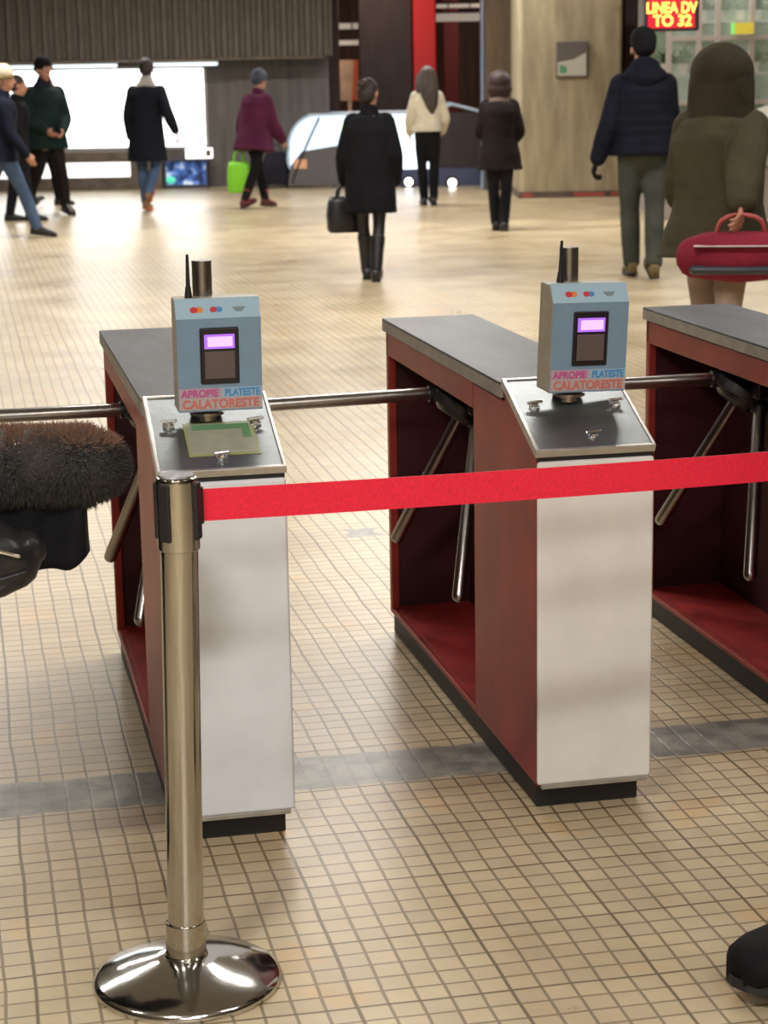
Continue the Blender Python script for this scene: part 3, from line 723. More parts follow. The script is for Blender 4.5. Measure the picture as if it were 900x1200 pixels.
# ================================================================ BARRIER POSTS AND BELT
def stanchion(loc, label, lean=(0, 0)):
    t = thing('barrier_post', label, 'barrier post', loc)
    ht = .884
    bm = bmesh.new(); lathe(bm, [(0, 0), (.158, 0), (.160, .004), (.159, .012), (.150, .018), (.10, .033), (.055, .046), (.038, .05), (0, .05)], 96)
    o = new_obj('base', bm, M['chrome_b'], t, smooth=True)
    bm = bmesh.new(); lathe(bm, [(.0, .04), (.037, .04), (.037, .052), (.034, .056), (.034, .11), (.032, .113), (0, .113)], 64); new_obj('collar', bm, M['chrome'], t, bev=.001)
    top = Vector((lean[0], lean[1], ht))
    bm = bmesh.new(); tube(bm, (0, 0, .05), top*.87+Vector((0, 0, .0)), .0305, seg=64); new_obj('pole', bm, M['chrome'], t, smooth=False, bev=.001)
    hd = top*.86
    bm = bmesh.new(); lathe(bm, [(.0, 0), (.033, 0), (.034, .003), (.034, .113), (.0325, .119), (.027, .122), (0, .122)], 64, hd)
    head = new_obj('head', bm, M['chrome'], t, bev=.001)
    for q in (-14, 76, 166, 238):
        d = Vector((math.cos(R(q)), math.sin(R(q)), 0)); e = Vector((-d.y, d.x, 0)); c = hd+Vector((0, 0, .066))
        bm = bmesh.new(); v = box(bm, .028, .0375, -.011, .011, -.048, .046)
        for vv in v: vv.co = c + d*vv.co.x + e*vv.co.y + Vector((0, 0, vv.co.z))
        new_obj('belt_slot', bm, M['black'], head, bev=.003)
    bm = bmesh.new(); lathe(bm, [(0, 0), (.03, 0), (.028, .003), (.0, .0045)], 48, hd+Vector((0, 0, .121))); new_obj('cap', bm, mat('cap_grey', (.3, .3, .31), .35, .6), head)
    return t, hd
P1 = Vector((-.349, 3.095, 0)); P2 = Vector((1.62, 3.72, 0))
st1, hd1 = stanchion(P1, 'chrome belt barrier post standing left in front of the turnstiles', lean=(.02, -.012))
st2, hd2 = stanchion(P2, 'chrome belt barrier post beyond the right edge holding the belt end')
a = P1+hd1+Vector((.036, .011, .07)); b = P2+hd2+Vector((-.03, -.01, .062))
bt = thing('barrier_belt', 'bright red barrier belt stretched across the turnstile fronts', 'belt', a)
bm = bmesh.new(); d = b-a; n = 60; hh = .0265
side = Vector((-d.y, d.x, 0)).normalized()
prev = None
for i in range(n+1):
    k = i/n; p = d*k + Vector((0, 0, -.012*4*k*(1-k))) + side*(.002*math.sin(k*9))
    tw = .06*math.sin(k*5)
    u_ = (Vector((0, 0, 1))+side*tw).normalized()*hh
    q = [bm.verts.new(p+u_+side*.0008), bm.verts.new(p-u_+side*.0008), bm.verts.new(p-u_-side*.0008), bm.verts.new(p+u_-side*.0008)]
    if prev:
        for j in range(4): bm.faces.new([prev[j], prev[(j+1) % 4], q[(j+1) % 4], q[j]])
    else: bm.faces.new(q[::-1])
    prev = q
bm.faces.new(prev)
new_obj('webbing', bm, M['belt'], bt)
bm = bmesh.new(); e = d.normalized(); tube(bm, e*.0-Vector((0, 0, .03)), e*.0+Vector((0, 0, .03)), .005, seg=10); tube(bm, d-Vector((0, 0, .03)), d+Vector((0, 0, .03)), .005, seg=10); new_obj('belt_clip', bm, M['black'], bt)

# ================================================================ PEOPLE
def rotm(ax, deg): return Matrix.Rotation(R(deg), 3, ax)
def fabric(name, col, bump=(9, .8), noise=None, rough=.85, sheen=.15):
    return mat(name, col, rough, noise=noise or (5, .25), bump=bump, sheen=0, spec=.12)

def hand(bm, wrist, d, palm_n, s, curl=35, thumb_side=1):
    """palm, four separate bent fingers and a thumb; d = direction of the hand, palm_n = palm normal"""
    d = d.normalized(); palm_n = (palm_n-d*palm_n.dot(d)).normalized(); lat = d.cross(palm_n)*thumb_side
    loft(bm, [wrist-d*.02*s, wrist+d*.02*s, wrist+d*.055*s, wrist+d*.09*s], [(.022*s, .016*s), (.028*s, .017*s), (.038*s, .016*s), (.036*s, .012*s)], side=lat, seg=12, sub=2)
    for i, (off, L_) in enumerate(((.028, .072), (.010, .08), (-.009, .075), (-.026, .058))):
        r_ = (.0085-(i == 3)*.001)*s
        p = wrist + d*.085*s + lat*off*s
        dd = d.copy(); q = curl*(.7+.15*i)
        pts = [p-d*.01*s]
        axr = lat
        for fr in (.45, .3, .25):
            dd = (Matrix.Rotation(R(q*.6), 3, axr*thumb_side) @ dd).normalized()
            if i == 0 and fr == .45: pass
            p = p + dd*L_*fr*s; pts.append(p.copy())
        for a_, b_ in zip(pts[:-1], pts[1:]): tube(bm, a_, b_, r_, r_*.93, seg=8, rnd=True)
    p = wrist + d*.025*s + lat*.024*s
    p1 = p + (d*.7+lat*.6+palm_n*.3).normalized()*.038*s; p2 = p1 + (d*.9+lat*.15+palm_n*.35).normalized()*.032*s
    tube(bm, p, p1, .012*s, .0105*s, seg=8, rnd=True); tube(bm, p1, p2, .0105*s, .0085*s, seg=8, rnd=True)

def shoe_mesh(ankle, yawv, pitch, s, height=.1, long=1., fat=1.):
    """one shoe, toe along +y before pitching about the ankle"""
    bm = bmesh.new(); rr = []
    st = [(-.075, .022, .05), (-.07, .032, .085), (-.04, .038, height), (.0, .038, height), (.045, .040, height*.82), (.10, .047, .066), (.145, .048, .055), (.18, .038, .045), (.198, .02, .03)]
    for y, w_, h_ in st:
        ring = []
        for i in range(16):
            t_ = 2*PI*i/16; x_ = math.cos(t_); z_ = math.sin(t_)
            ring.append(Vector((math.copysign(abs(x_)**.7, x_)*w_*fat, y*long, (-.08 + (h_*fat/2)*(1+math.copysign(abs(z_)**.7, z_))))))
        rr.append(ring)
    rings(bm, rr)
    sole = bmesh.new()
    prism(sole, [(-.036, -.074*long), (.036, -.074*long), (.044, 0), (.05*fat, .1*long), (.049*fat, .15*long), (.03, .195*long), (0, .204*long), (-.03, .195*long), (-.046*fat, .15*long), (-.046*fat, .1*long), (-.04, 0)], -.084, -.066, 'z')
    mx = Matrix.Translation(ankle) @ (yawv @ rotm('X', -pitch)).to_4x4() @ Matrix.Scale(s, 4)
    bmesh.ops.transform(bm, matrix=mx, verts=bm.verts); bmesh.ops.transform(sole, matrix=mx, verts=sole.verts)
    return bm, sole

def person(label, loc, H, yaw, legs, arms, lean=4, fem=False, coat=None, trousers=None, shoes=None, hair=None, hat=None,
           hood=None, turn=0, nod=0, gloves=None, fine=False, bulk=1., boots=None, sole=None, feet=True, group=None, collar=None, shoe_fat=1.02, backhood=None):
    s = H/1.78
    vx = (.0065 if fine else .0115)
    root = thing('person', label, 'person', loc, yaw)
    th, shn, an = .43, .42, .08
    X = Vector((1, 0, 0))
    J = {}
    hw = .08 if fem else .088; sw = .138 if fem else .16
    ul = rotm('X', -lean)
    for sd, (hp_, kn, ft) in zip((-1, 1), legs):
        hipp = Vector((sd*hw, 0, 0))
        k_ = hipp + Vector((-sd*.012, math.sin(R(hp_)), -math.cos(R(hp_))))*th
        a_ = k_ + Vector((-sd*.06, math.sin(R(hp_-kn)), -math.cos(R(hp_-kn))))*shn
        J[sd] = (hipp, k_, a_, ft)
    zmin = min(min((J[sd][2]+rotm('X', -J[sd][3]) @ Vector((0, yy, -.084))).z for yy in (-.075, .19)) for sd in (-1, 1))
    lift = Vector((0, 0, -zmin))
    def U(x, y, z): return (ul @ Vector((x, y, z)) + lift)*s          # upper body point
    def G_(v): return (v+lift)*s
    aj = {}
    for sd, (sh, ab, el, tw) in zip((-1, 1), arms):
        S0 = Vector((sd*sw, 0, .44))
        d1 = rotm('Z', 0) @ Vector((sd*math.sin(R(ab)), math.sin(R(sh))*math.cos(R(ab)), -math.cos(R(sh))*math.cos(R(ab))))
        E0 = S0 + d1.normalized()*.285
        d2 = Vector((d1.x*math.cos(R(el)) - sd*math.sin(R(tw))*math.sin(R(el)), math.sin(R(sh+el))*math.cos(R(ab)), -math.cos(R(sh+el))*math.cos(R(ab)))).normalized()
        W0 = E0 + d2*.255
        aj[sd] = (S0, E0, W0, d2)
    hc = Vector((0, .015, .695)); rh = rotm('Z', turn) @ rotm('X', -nod)
    # ---- continuous body
    bm = bmesh.new()
    tr = [(-.09, .14, .10), (0, .165, .115), (.12, .135, .10), (.24, .14, .105), (.38, .165, .115), (.46, .15, .085), (.51, .075, .06)]
    loft(bm, [U(0, 0, z) for z, _, _ in tr], [(a_*s*(.93 if fem else 1), b_*s) for _, a_, b_ in tr])
    loft(bm, [U(0, 0, .47), U(0, .005, .54), U(0, .012, .62)], [(.062*s, .058*s), (.052*s, .054*s), (.054*s, .056*s)], sub=2)
    hk = 1.08
    def HD(x, y, z): return (ul @ (hc + rh @ (Vector((x, y, z))*hk)) + lift)*s
    rq = ul @ rh
    ball(bm, HD(0, -.008, .02), (.076*s, .095*s, .098*s), 24, rq)
    ball(bm, HD(0, .028, -.045), (.056*s, .062*s, .068*s), 20, rq)
    ball(bm, HD(0, .052, -.092), (.026*s, .024*s, .022*s), 12, rq)
    tube(bm, HD(0, .082, .012), HD(0, .104, -.028), .008*s, .013*s, seg=10, rnd=True)
    tube(bm, HD(-.018, .087, -.062), HD(.018, .087, -.062), .0075*s, seg=8, rnd=True)
    tube(bm, HD(-.04, .077, .03), HD(.04, .077, .03), .010*s, seg=8, rnd=True)
    for sd in (-1, 1): ball(bm, HD(sd*.077, -.005, -.012), (.009*s, .02*s, .032*s), 12, rq)
    for sd in (-1, 1):
        hipp, k_, a_, ft = J[sd]
        loft(bm, [G_(hipp), G_(hipp.lerp(k_, .5)), G_(k_), G_(k_.lerp(a_, .3)), G_(a_)], [.082*s, .07*s, .05*s, .053*s, .034*s], seg=14)
        fd = rotm('X', -ft)
        loft(bm, [G_(a_+fd @ Vector((0, -.03, -.05))), G_(a_+fd @ Vector((0, .03, -.045))), G_(a_+fd @ Vector((0, .11, -.06))), G_(a_+fd @ Vector((0, .165, -.065)))], [(.03*s, .026*s), (.034*s, .03*s), (.038*s, .018*s), (.03*s, .012*s)], seg=12)
        S0, E0, W0, d2 = aj[sd]
        loft(bm, [U(*S0), U(*S0.lerp(E0, .5)), U(*E0), U(*E0.lerp(W0, .3)), U(*W0)], [.05*s, .043*s, .036*s, .037*s, .026*s], seg=14)
        hand(bm, U(*W0), (ul @ d2), (ul @ Vector((-sd, 0, 0))), s, curl=42, thumb_side=sd)
    fuse('body', bm, M['skin'], root, voxel=vx*.8, smooth_it=3)
    for sd in (-1, 1):
        bm = bmesh.new(); ball(bm, HD(sd*.031, .075, .008), .0125*s, 12); e_ = new_obj('eye', bm, M['eye'], root, smooth=True)
        bm = bmesh.new(); ball(bm, HD(sd*.031, .0835, .008), .0058*s, 10); new_obj('iris', bm, M['iris'], e_, smooth=True)
    # ---- trousers
    if trousers:
        tb = trousers.get('bulk', 1.)
        bm = bmesh.new()
        loft(bm, [U(0, 0, .13), U(0, 0, .05), U(0, 0, -.06)], [(.142*s*tb, .115*s*tb), (.172*s*tb, .13*s*tb), (.165*s*tb, .125*s*tb)])
        for sd in (-1, 1):
            hipp, k_, a_, ft = J[sd]
            rr_ = trousers.get('r', (.095, .085, .066, .066, .056))
            loft(bm, [G_(hipp+Vector((0, 0, .0))), G_(hipp.lerp(k_, .5)), G_(k_), G_(k_.lerp(a_, .4)), G_(a_+Vector((0, -.008, -.02)))], [q*s*tb for q in rr_], seg=16, rnd=False)
        fuse('trousers', bm, trousers['mat'], root, voxel=vx)
    # ---- shoes
    for sd in (-1, 1):
        hipp, k_, a_, ft = J[sd]
        b1, b2 = shoe_mesh(G_(a_), Matrix.Identity(3), ft, s, height=.105, fat=shoe_fat)
        o = new_obj('shoe', b1, shoes, root, smooth=True)
        new_obj('sole', b2, sole or M['black'], o)
        if boots:
            bm = bmesh.new(); loft(bm, [G_(a_+Vector((0, -.005, -.03))), G_(a_.lerp(k_, .3)), G_(a_.lerp(k_, boots[1]))], [.052*s, .058*s, .066*s], seg=16, rnd=False)
            fuse('boot_shaft', bm, boots[0], root, voxel=vx)
    # ---- coat
    if coat:
        b_ = coat.get('bulk', .03); hem = coat['hem']; fl = coat.get('flare', .03); bk = coat.get('back', 0)
        bm = bmesh.new()
        pts = [(0, -bk, hem), (0, -bk*.5, min(hem*.5, hem+.12)), (0, 0, .10), (0, 0, .25), (0, 0, .38), (0, 0, .455), (0, .0, .50)]
        if hem > -.05: pts[1] = (0, 0, hem+.04)
        rad = [(.165+fl, .125+fl), (.165+fl*.6, .125+fl*.6), (.148, .118), (.15, .12), (.165, .125), (.14, .10), (.07, .07)]
        loft(bm, [U(*p) for p in pts], [((a2+b_)*s*(.95 if fem else 1), (c2+b_)*s) for a2, c2 in rad], rnd=False, seg=28)
        for sd in (-1, 1):
            S0, E0, W0, d2 = aj[sd]
            ar = b_*.62
            loft(bm, [U(0, -.005, .52), U(*(S0*.55+Vector((0, 0, .22)))), U(*(S0+Vector((sd*.0, 0, .0))))], [(.07*s, .065*s), (.062*s, .05*s), ((.05+ar)*s, (.05+ar)*s)], side=(0, 1, 0))
            we = W0.lerp(E0, coat.get('cuff', .0))
            loft(bm, [U(*S0), U(*S0.lerp(E0, .5)), U(*E0), U(*E0.lerp(W0, .4)), U(*we)], [(.05+ar)*s, (.048+ar)*s, (.044+ar)*s, (.041+ar)*s, (.035+ar*.7)*s], seg=16, rnd=True)
        loft(bm, [U(0, 0, .45), U(0, .0, .54), U(0, .008, .59)], [(.10*s, .09*s), (.082*s, .08*s), (.076*s, .078*s)], rnd=False, sub=2)
        if coat.get('quilt'):
            pass
        fuse('coat', bm, coat['mat'], root, voxel=vx, smooth_it=4)
        if coat.get('cuffs'):
            for sd in (-1, 1):
                S0, E0, W0, d2 = aj[sd]; bm = bmesh.new(); tube(bm, U(*W0.lerp(E0, .1)), U(*W0), (.04+ar)*s, seg=16); new_obj('cuff', bm, coat['cuffs'], root, smooth=True)
    if collar:
        bm = bmesh.new()
        loft(bm, [U(0, -.03, .43), U(0, -.015, .50), U(0, .0, .56)], [(.165*s, .11*s), (.125*s, .10*s), (.085*s, .085*s)], rnd=True)
        fuse('collar', bm, collar, root, voxel=vx)
    if backhood:
        bm = bmesh.new(); loft(bm, [U(-.1, -.07, .50), U(0, -.12, .475), U(.1, -.07, .50)], [(.06*s, .06*s), (.075*s, .08*s), (.06*s, .06*s)], side=(0, 0, 1)); ball(bm, U(0, -.08, .56), (.11*s, .075*s, .08*s), 16)
        fuse('hood', bm, backhood, root, voxel=vx)
    if hood:
        bm = bmesh.new()
        ball(bm, HD(0, -.03, .0), (.15*s, .16*s, .145*s), 24, rq)
        loft(bm, [U(0, -.02, .42), U(0, -.02, .52), HD(0, -.03, -.04)], [(.17*s, .12*s), (.16*s, .13*s), (.155*s, .15*s)])
        fuse('hood', bm, hood, root, voxel=vx)
    # ---- hair and hats
    if hair:
        kind, hm = hair
        bm = bmesh.new()
        ball(bm, HD(0, -.022, .038), (.088*s, .1*s, .095*s), 24, rq)
        if kind == 'short': ball(bm, HD(0, -.045, .0), (.08*s, .072*s, .09*s), 20, rq)
        if kind == 'bob':
            ball(bm, HD(0, -.03, .02), (.135*s, .125*s, .125*s), 20, rq)
            loft(bm, [HD(0, -.03, .03), HD(0, -.045, -.07), HD(0, -.045, -.12)], [(.13*s, .1*s), (.145*s, .1*s), (.115*s, .075*s)], sub=2)
        if kind == 'bun':
            ball(bm, HD(0, -.05, -.0), (.084*s, .075*s, .1*s), 20, rq); ball(bm, HD(0, -.11, .07), (.048*s, .045*s, .045*s), 16, rq)
        if kind == 'long':
            ball(bm, HD(0, -.03, .01), (.112*s, .11*s, .12*s), 20, rq)
            loft(bm, [HD(0, -.045, .03), HD(-.01, -.09, -.1), HD(.0, -.14, -.22), HD(.01, -.165, -.33), HD(.015, -.16, -.42)], [(.11*s, .08*s), (.13*s, .085*s), (.115*s, .08*s), (.085*s, .06*s), (.035*s, .03*s)], sub=3)
            for x_ in (-.09, .085): loft(bm, [HD(x_, -.02, .0), HD(x_*1.25, -.03, -.12), HD(x_*1.3, -.05, -.24)], [.045*s, .04*s, .015*s], sub=3)
        fuse('hair', bm, hm, root, voxel=vx)
    if hat:
        kind, hm, band = hat
        bm = bmesh.new()
        if kind == 'beanie':
            ball(bm, HD(0, -.015, .055), (.097*s, .112*s, .1*s), 24, rq); ball(bm, HD(0, -.05, .02), (.088*s, .075*s, .09*s), 20, rq)
        fuse('hat', bm, hm, root, voxel=vx)
        if band:
            bm = bmesh.new(); c_ = HD(0, -.012, .012); ux = (ul @ rh @ Vector((0, -.25, 1))).normalized()
            loft(bm, [c_-ux*.024*s, c_+ux*.024*s], [(.1*s, .116*s)]*2, sub=2, rnd=False, side=ul @ rh @ Vector((1, 0, 0)), seg=24); fuse('hat_band', bm, band, root, voxel=vx)
    if gloves:
        for sd in (-1, 1):
            S0, E0, W0, d2 = aj[sd]; bm = bmesh.new()
            hand(bm, U(*W0), (ul @ d2), (ul @ Vector((-sd, 0, 0))), s*1.2, curl=72, thumb_side=sd)
            fuse('glove', bm, gloves, root, voxel=vx*.8, smooth_it=2)
    info = {'J': J, 'aj': aj, 'U': U, 'G': G_, 'HD': HD, 's': s, 'root': root}
    Mx = Matrix.Translation(loc) @ Matrix.Rotation(yaw, 4, 'Z')
    info['hand'] = lambda sd: Mx @ (U(*(aj[sd][2]+aj[sd][3]*.09)))
    info['W'] = lambda v: Mx @ v
    return info
def place(px, fy, hy, k=1.0):
    g = GP(px, fy); top = PT(px, hy, g.y)
    return g, top.z*k
NAVY = fabric('navy_down_jacket', (.009, .011, .022))
BLACKC = fabric('black_wool', (.008, .008, .01))
JEANS = fabric('blue_denim', (.07, .11, .2))
DGREY = fabric('charcoal_trousers', (.012, .012, .016))
SHOEB = mat('black_shoe_leather', (.012, .011, .012), .45)
HAIRD = mat('dark_brown_hair', (.018, .011, .009), .6, noise=(40, .4, (1, 1, .2)))
SKB = {'mat': DGREY}

# left group
g, H = place(8, 279, 70)
person('person at the left edge in navy jacket, blue jeans and pale knitted cap', g, H, R(-78), [(-22, 6, -18), (24, 4, 8)], [(-14, 8, 18, 10), (16, 8, 22, 10)],
       coat={'mat': NAVY, 'hem': -.12, 'bulk': .03}, trousers={'mat': JEANS, 'bulk': 1.02}, shoes=SHOEB,
       hat=('beanie', fabric('cream_knit', (.55, .48, .36)), fabric('olive_knit_band', (.16, .12, .05))))
g, H = place(24, 259, 84)
person('person in black coat half hidden behind the jeans wearer at the left edge', g, H, R(-80), [(-6, 4, 0), (12, 6, 0)], [(0, 8, 15, 10), (6, 8, 15, 10)],
       coat={'mat': BLACKC, 'hem': -.3, 'bulk': .03}, trousers=SKB, shoes=SHOEB, hair=('short', HAIRD))
g, H = place(58, 250, 60)
person('man in open dark green jacket striding under the bright window, dark hat', g, H, R(-148), [(27, 4, 10), (-24, 8, -22)], [(14, 10, 44, 60), (4, 12, 55, 60)], lean=3,
       coat={'mat': fabric('dark_green_jacket', (.010, .022, .022)), 'hem': -.16, 'bulk': .06, 'flare': .05, 'cuff': .05}, trousers={'mat': fabric('dark_brown_trousers', (.014, .01, .01))}, shoes=SHOEB,
       hat=('beanie', BLACKC, None), turn=8, collar=fabric('dark_scarf', (.02, .018, .03)), bulk=1.1)
g, H = place(56, 241, 82)
person('person in dark clothes walking hidden behind the dark green jacket', g, H, R(-70), [(16, 8, 0), (-12, 12, -20)], [(-8, 6, 12, 10), (10, 6, 16, 10)],
       coat={'mat': BLACKC, 'hem': -.2, 'bulk': .02}, trousers={'mat': DGREY, 'bulk': .92}, shoes=SHOEB, hair=('short', HAIRD))
# running man in the window light
g, H = place(176, 247, 66)
i5 = person('person in dark coat with pale hood, blue jeans and orange soled shoes', g, H, R(-8), [(5, 3, 4), (4, 50, -46)], [(-6, 10, 34, 10), (-28, 22, 30, -10)], lean=8,
       coat={'mat': fabric('blue_black_coat', (.008, .010, .015)), 'hem': -.36, 'bulk': .045, 'flare': .03, 'back': -.03}, trousers={'mat': JEANS, 'bulk': .95}, shoes=mat('tan_shoe', (.25, .13, .06), .6),
       sole=mat('orange_sole', (.75, .16, .05), .5), hair=('short', HAIRD), collar=fabric('pale_hood', (.42, .4, .38)))
# woman in purple
g, H = place(301, 244, 77)
i6 = person('woman in plum puffer coat, grey-blue cap, black trousers and red boots', g, H, R(-38), [(20, 8, 4), (-14, 12, -18)], [(-6, 10, 14, 4), (22, 8, 22, 0)], lean=9, fem=True,
       coat={'mat': fabric('plum_puffer', (.075, .014, .04), bump=(7, .6)), 'hem': -.19, 'bulk': .075, 'flare': .06}, trousers={'mat': BLACKC, 'bulk': .95}, shoes=mat('dark_red_shoe', (.09, .015, .02), .5),
       hat=('beanie', fabric('grey_blue_knit', (.07, .08, .11)), fabric('grey_blue_band', (.055, .065, .09))), boots=(mat('red_boot', (.3, .03, .04), .5), .32))
def bag_mesh(name, label, cat, loc, yaw, w, d, h, mt, handle=.2, lean=0, mt2=None):
    t = thing(name, label, cat, loc, yaw)
    bm = bmesh.new(); rr = []
    for z, k in ((0, .9), (.02, 1), (h*.5, 1.04), (h*.85, .95), (h, .82)):
        rr.append([Vector((math.copysign(abs(math.cos(q))**.5, math.cos(q))*w*k, math.copysign(abs(math.sin(q))**.6, math.sin(q))*d*k, z)) for q in [2*PI*i/24 for i in range(24)]])
    rings(bm, rr); new_obj('bag_body', bm, mt, t, smooth=True)
    for sd in (-1, 1):
        bm = bmesh.new(); loft(bm, [(-w*.45, sd*d*.5, h*.93), (-w*.35, sd*d*.35, h+handle*.7), (0, sd*.008, h+handle), (w*.35, sd*d*.35, h+handle*.7), (w*.45, sd*d*.5, h*.93)], [(.009, .006)]*5, seg=8)
        new_obj('handle', bm, mt2 or mt, t, smooth=True)
    return t
hl = i6['hand'](-1)
bag_mesh('shopping_bag', 'bright green shopping bag in the hand of the woman in plum coat', 'bag', hl-Vector((.02, .05, .50)), R(-10), .14, .06, .36, mat('lime_bag', (.25, .75, .03), .5, bump=(6, .4)), handle=.13)
# dark suitcase beside her
g = GP(325, 219)
t = thing('suitcase', 'dark rounded wheeled suitcase right of the woman in plum coat', 'suitcase', Vector((PT(325, 219, 27.9).x, 27.9, 0)), R(8))
bm = bmesh.new(); rr = []
for z, k in ((.06, .86), (.09, .97), (.3, 1.02), (.42, .9), (.5, .6)):
    rr.append([Vector((math.copysign(abs(math.cos(q))**.6, math.cos(q))*.2*k, math.copysign(abs(math.sin(q))**.6, math.sin(q))*.13*k, z)) for q in [2*PI*i/24 for i in range(24)]])
rings(bm, rr); new_obj('shell', bm, fabric('dark_luggage', (.02, .02, .03)), t, smooth=True)
for x_ in (-.13, .13):
    for y_ in (-.08, .08):
        bm = bmesh.new(); tube(bm, (x_-.012, y_, .03), (x_+.012, y_, .03), .03, seg=16); box(bm, x_-.016, x_+.016, y_-.012, y_+.012, .03, .08); new_obj('wheel', bm, M['black'], t)
bm = bmesh.new(); loft(bm, [(-.07, .1, .42), (-.07, .1, .56), (0, .1, .59), (.07, .1, .56), (.07, .1, .42)], [.009]*5, seg=8); new_obj('handle', bm, M['black'], t, smooth=True)
# woman in black, centre
g, H = place(436, 328, 88)
i7 = person('woman in long black coat with dark tied up hair walking away, centre', g, H, R(-4), [(8, 4, 0), (-6, 10, -14)], [(2, 16, 30, 20), (-4, 14, 34, 20)], lean=2, fem=True,
       coat={'mat': BLACKC, 'hem': -.34, 'bulk': .07, 'flare': .012}, trousers={'mat': mat('black_legging', (.01, .01, .012), .4), 'r': (.09, .078, .056, .056, .04)}, shoes=mat('black_boot', (.012, .01, .012), .3),
       hair=('bun', HAIRD), turn=-24, boots=(mat('black_boot_shaft', (.014, .013, .016), .3), .75))
bm = bmesh.new(); c_ = i7['U'](.01, -.135, .475)
tube(bm, c_+Vector((-.025, .01, .012)), c_, .005, rnd=True, seg=8); tube(bm, c_, c_+Vector((.03, .008, .016)), .005, rnd=True, seg=8); new_obj('collar_label', bm, mat('pale_label', (.6, .58, .52), .6), i7['root'], smooth=True)
hl = i7['hand'](-1)
bag_mesh('handbag', 'black handbag hanging at the left side of the black coated woman', 'handbag', hl+Vector((.0, .0, -.33)), R(15), .14, .08, .27, mat('black_bag_leather', (.01, .01, .013), .4), handle=.08)
# woman in white jacket
g, H = place(502, 240, 75)
i8 = person('woman in short white jacket with long brown hair and black trousers', g, H, R(6), [(3, 3, 0), (-5, 10, -12)], [(4, 16, 42, 22), (4, 18, 44, 22)], lean=1, fem=True,
       coat={'mat': fabric('cream_jacket', (.62, .57, .45)), 'hem': -.0, 'bulk': .045, 'flare': .01}, trousers={'mat': BLACKC}, shoes=SHOEB,
       hair=('long', mat('brown_hair', (.055, .035, .028), .55, noise=(30, .5, (1, 1, .15)), bump=(60, .4))), turn=8)
# bobbed hair person
g, H = place(586, 270, 81)
person('person with round dark bobbed hair and dark brown knee length coat', g, H, R(-6), [(4, 3, 0), (-4, 8, -8)], [(6, 14, 62, 32), (4, 14, 58, 30)], lean=2, fem=True,
       coat={'mat': fabric('brown_black_coat', (.012, .008, .008)), 'hem': -.26, 'bulk': .06, 'flare': .05}, trousers={'mat': DGREY}, shoes=SHOEB,
       hair=('bob', mat('auburn_dark_hair', (.024, .008, .008), .6)), collar=fabric('taupe_collar', (.13, .095, .08)))
# man in navy down jacket
g, H = place(752, 325, 32)
quilt = fabric('navy_quilt', (.007, .008, .015))
nt = quilt.node_tree; N = nt.nodes; Lk = nt.links
tcq = N.new('ShaderNodeTexCoord'); wv = N.new('ShaderNodeTexWave'); wv.bands_direction = 'Z'; wv.inputs['Scale'].default_value = 4.2; wv.inputs['Distortion'].default_value = .6
Lk.new(tcq.outputs['Object'], wv.inputs['Vector']); bq = N.new('ShaderNodeBump'); bq.inputs['Strength'].default_value = .3; bq.inputs['Distance'].default_value = .012
Lk.new(wv.outputs['Fac'], bq.inputs['Height']); Lk.new(bq.outputs['Normal'], N['Principled BSDF'].inputs['Normal'])
i10 = person('man in navy quilted jacket and black beanie under the red LED sign', g, H, R(2), [(9, 2, 4), (-4, 16, -22)], [(-4, 17, 12, -12), (16, 8, 40, 12)], lean=3,
       coat={'mat': quilt, 'hem': -.06, 'bulk': .06, 'flare': .015}, trousers={'mat': fabric('grey_green_trousers', (.055, .06, .05)), 'bulk': 1.1}, shoes=fabric('tan_boots', (.16, .12, .06)),
       hat=('beanie', BLACKC, None), gloves=BLACKC, collar=quilt, backhood=quilt)
# hooded person close to the turnstiles
g = PT(842, 200, 8.6); g.z = 0; topz = PT(848, 45, 8.6).z
OLIVE = fabric('olive_hooded_coat', (.052, .044, .026))
i11 = person('person in olive hooded coat passing just behind the right turnstile', g, topz*1.0, R(-24), [(10, 6, 0), (-10, 10, -16)], [(8, 10, 50, 20), (-56, 8, 14, 0)], lean=4, fem=True, fine=True,
       coat={'mat': OLIVE, 'hem': -.16, 'bulk': .075, 'flare': .06}, trousers={'mat': fabric('dusky_trousers', (.34, .25, .2)), 'bulk': .95}, shoes=SHOEB, hood=fabric('dark_olive_hood', (.036, .029, .018)))
# red and black bag
c_ = i11['hand'](1) - Vector((0, .0, .158))
t = thing('holdall', 'red and black holdall carried by the person in olive hooded coat', 'bag', c_, R(-8))
bm = bmesh.new(); loft(bm, [(-.19, 0, 0), (-.12, 0, .005), (0, 0, 0), (.12, 0, .005), (.19, 0, 0)], [(.075, .085), (.095, .10), (.1, .105), (.095, .10), (.075, .085)], side=(0, 1, 0)); new_obj('bag_body', bm, fabric('crimson_bag', (.2, .018, .035), bump=(10, .4)), t, smooth=True)
for z_, mt_, r_ in ((-.045, mat('slate_band', (.03, .035, .05), .5), .1045), (.052, mat('white_piping', (.5, .42, .42), .5), .096)):
    bm = bmesh.new(); loft(bm, [(-.185, -.012, z_), (0, -.022, z_), (.185, -.012, z_)], [(.09, .026 if z_ < 0 else .004)]*3, side=(0, 1, 0), seg=20); new_obj('stripe', bm, mt_, t, smooth=True)
bm = bmesh.new(); loft(bm, [(-.1, 0, .08), (-.08, -.01, .15), (0, -.01, .175), (.08, -.01, .15), (.1, 0, .08)], [.01]*5, seg=8); new_obj('handle', bm, mat('red_handle', (.35, .05, .05), .5), t, smooth=True)

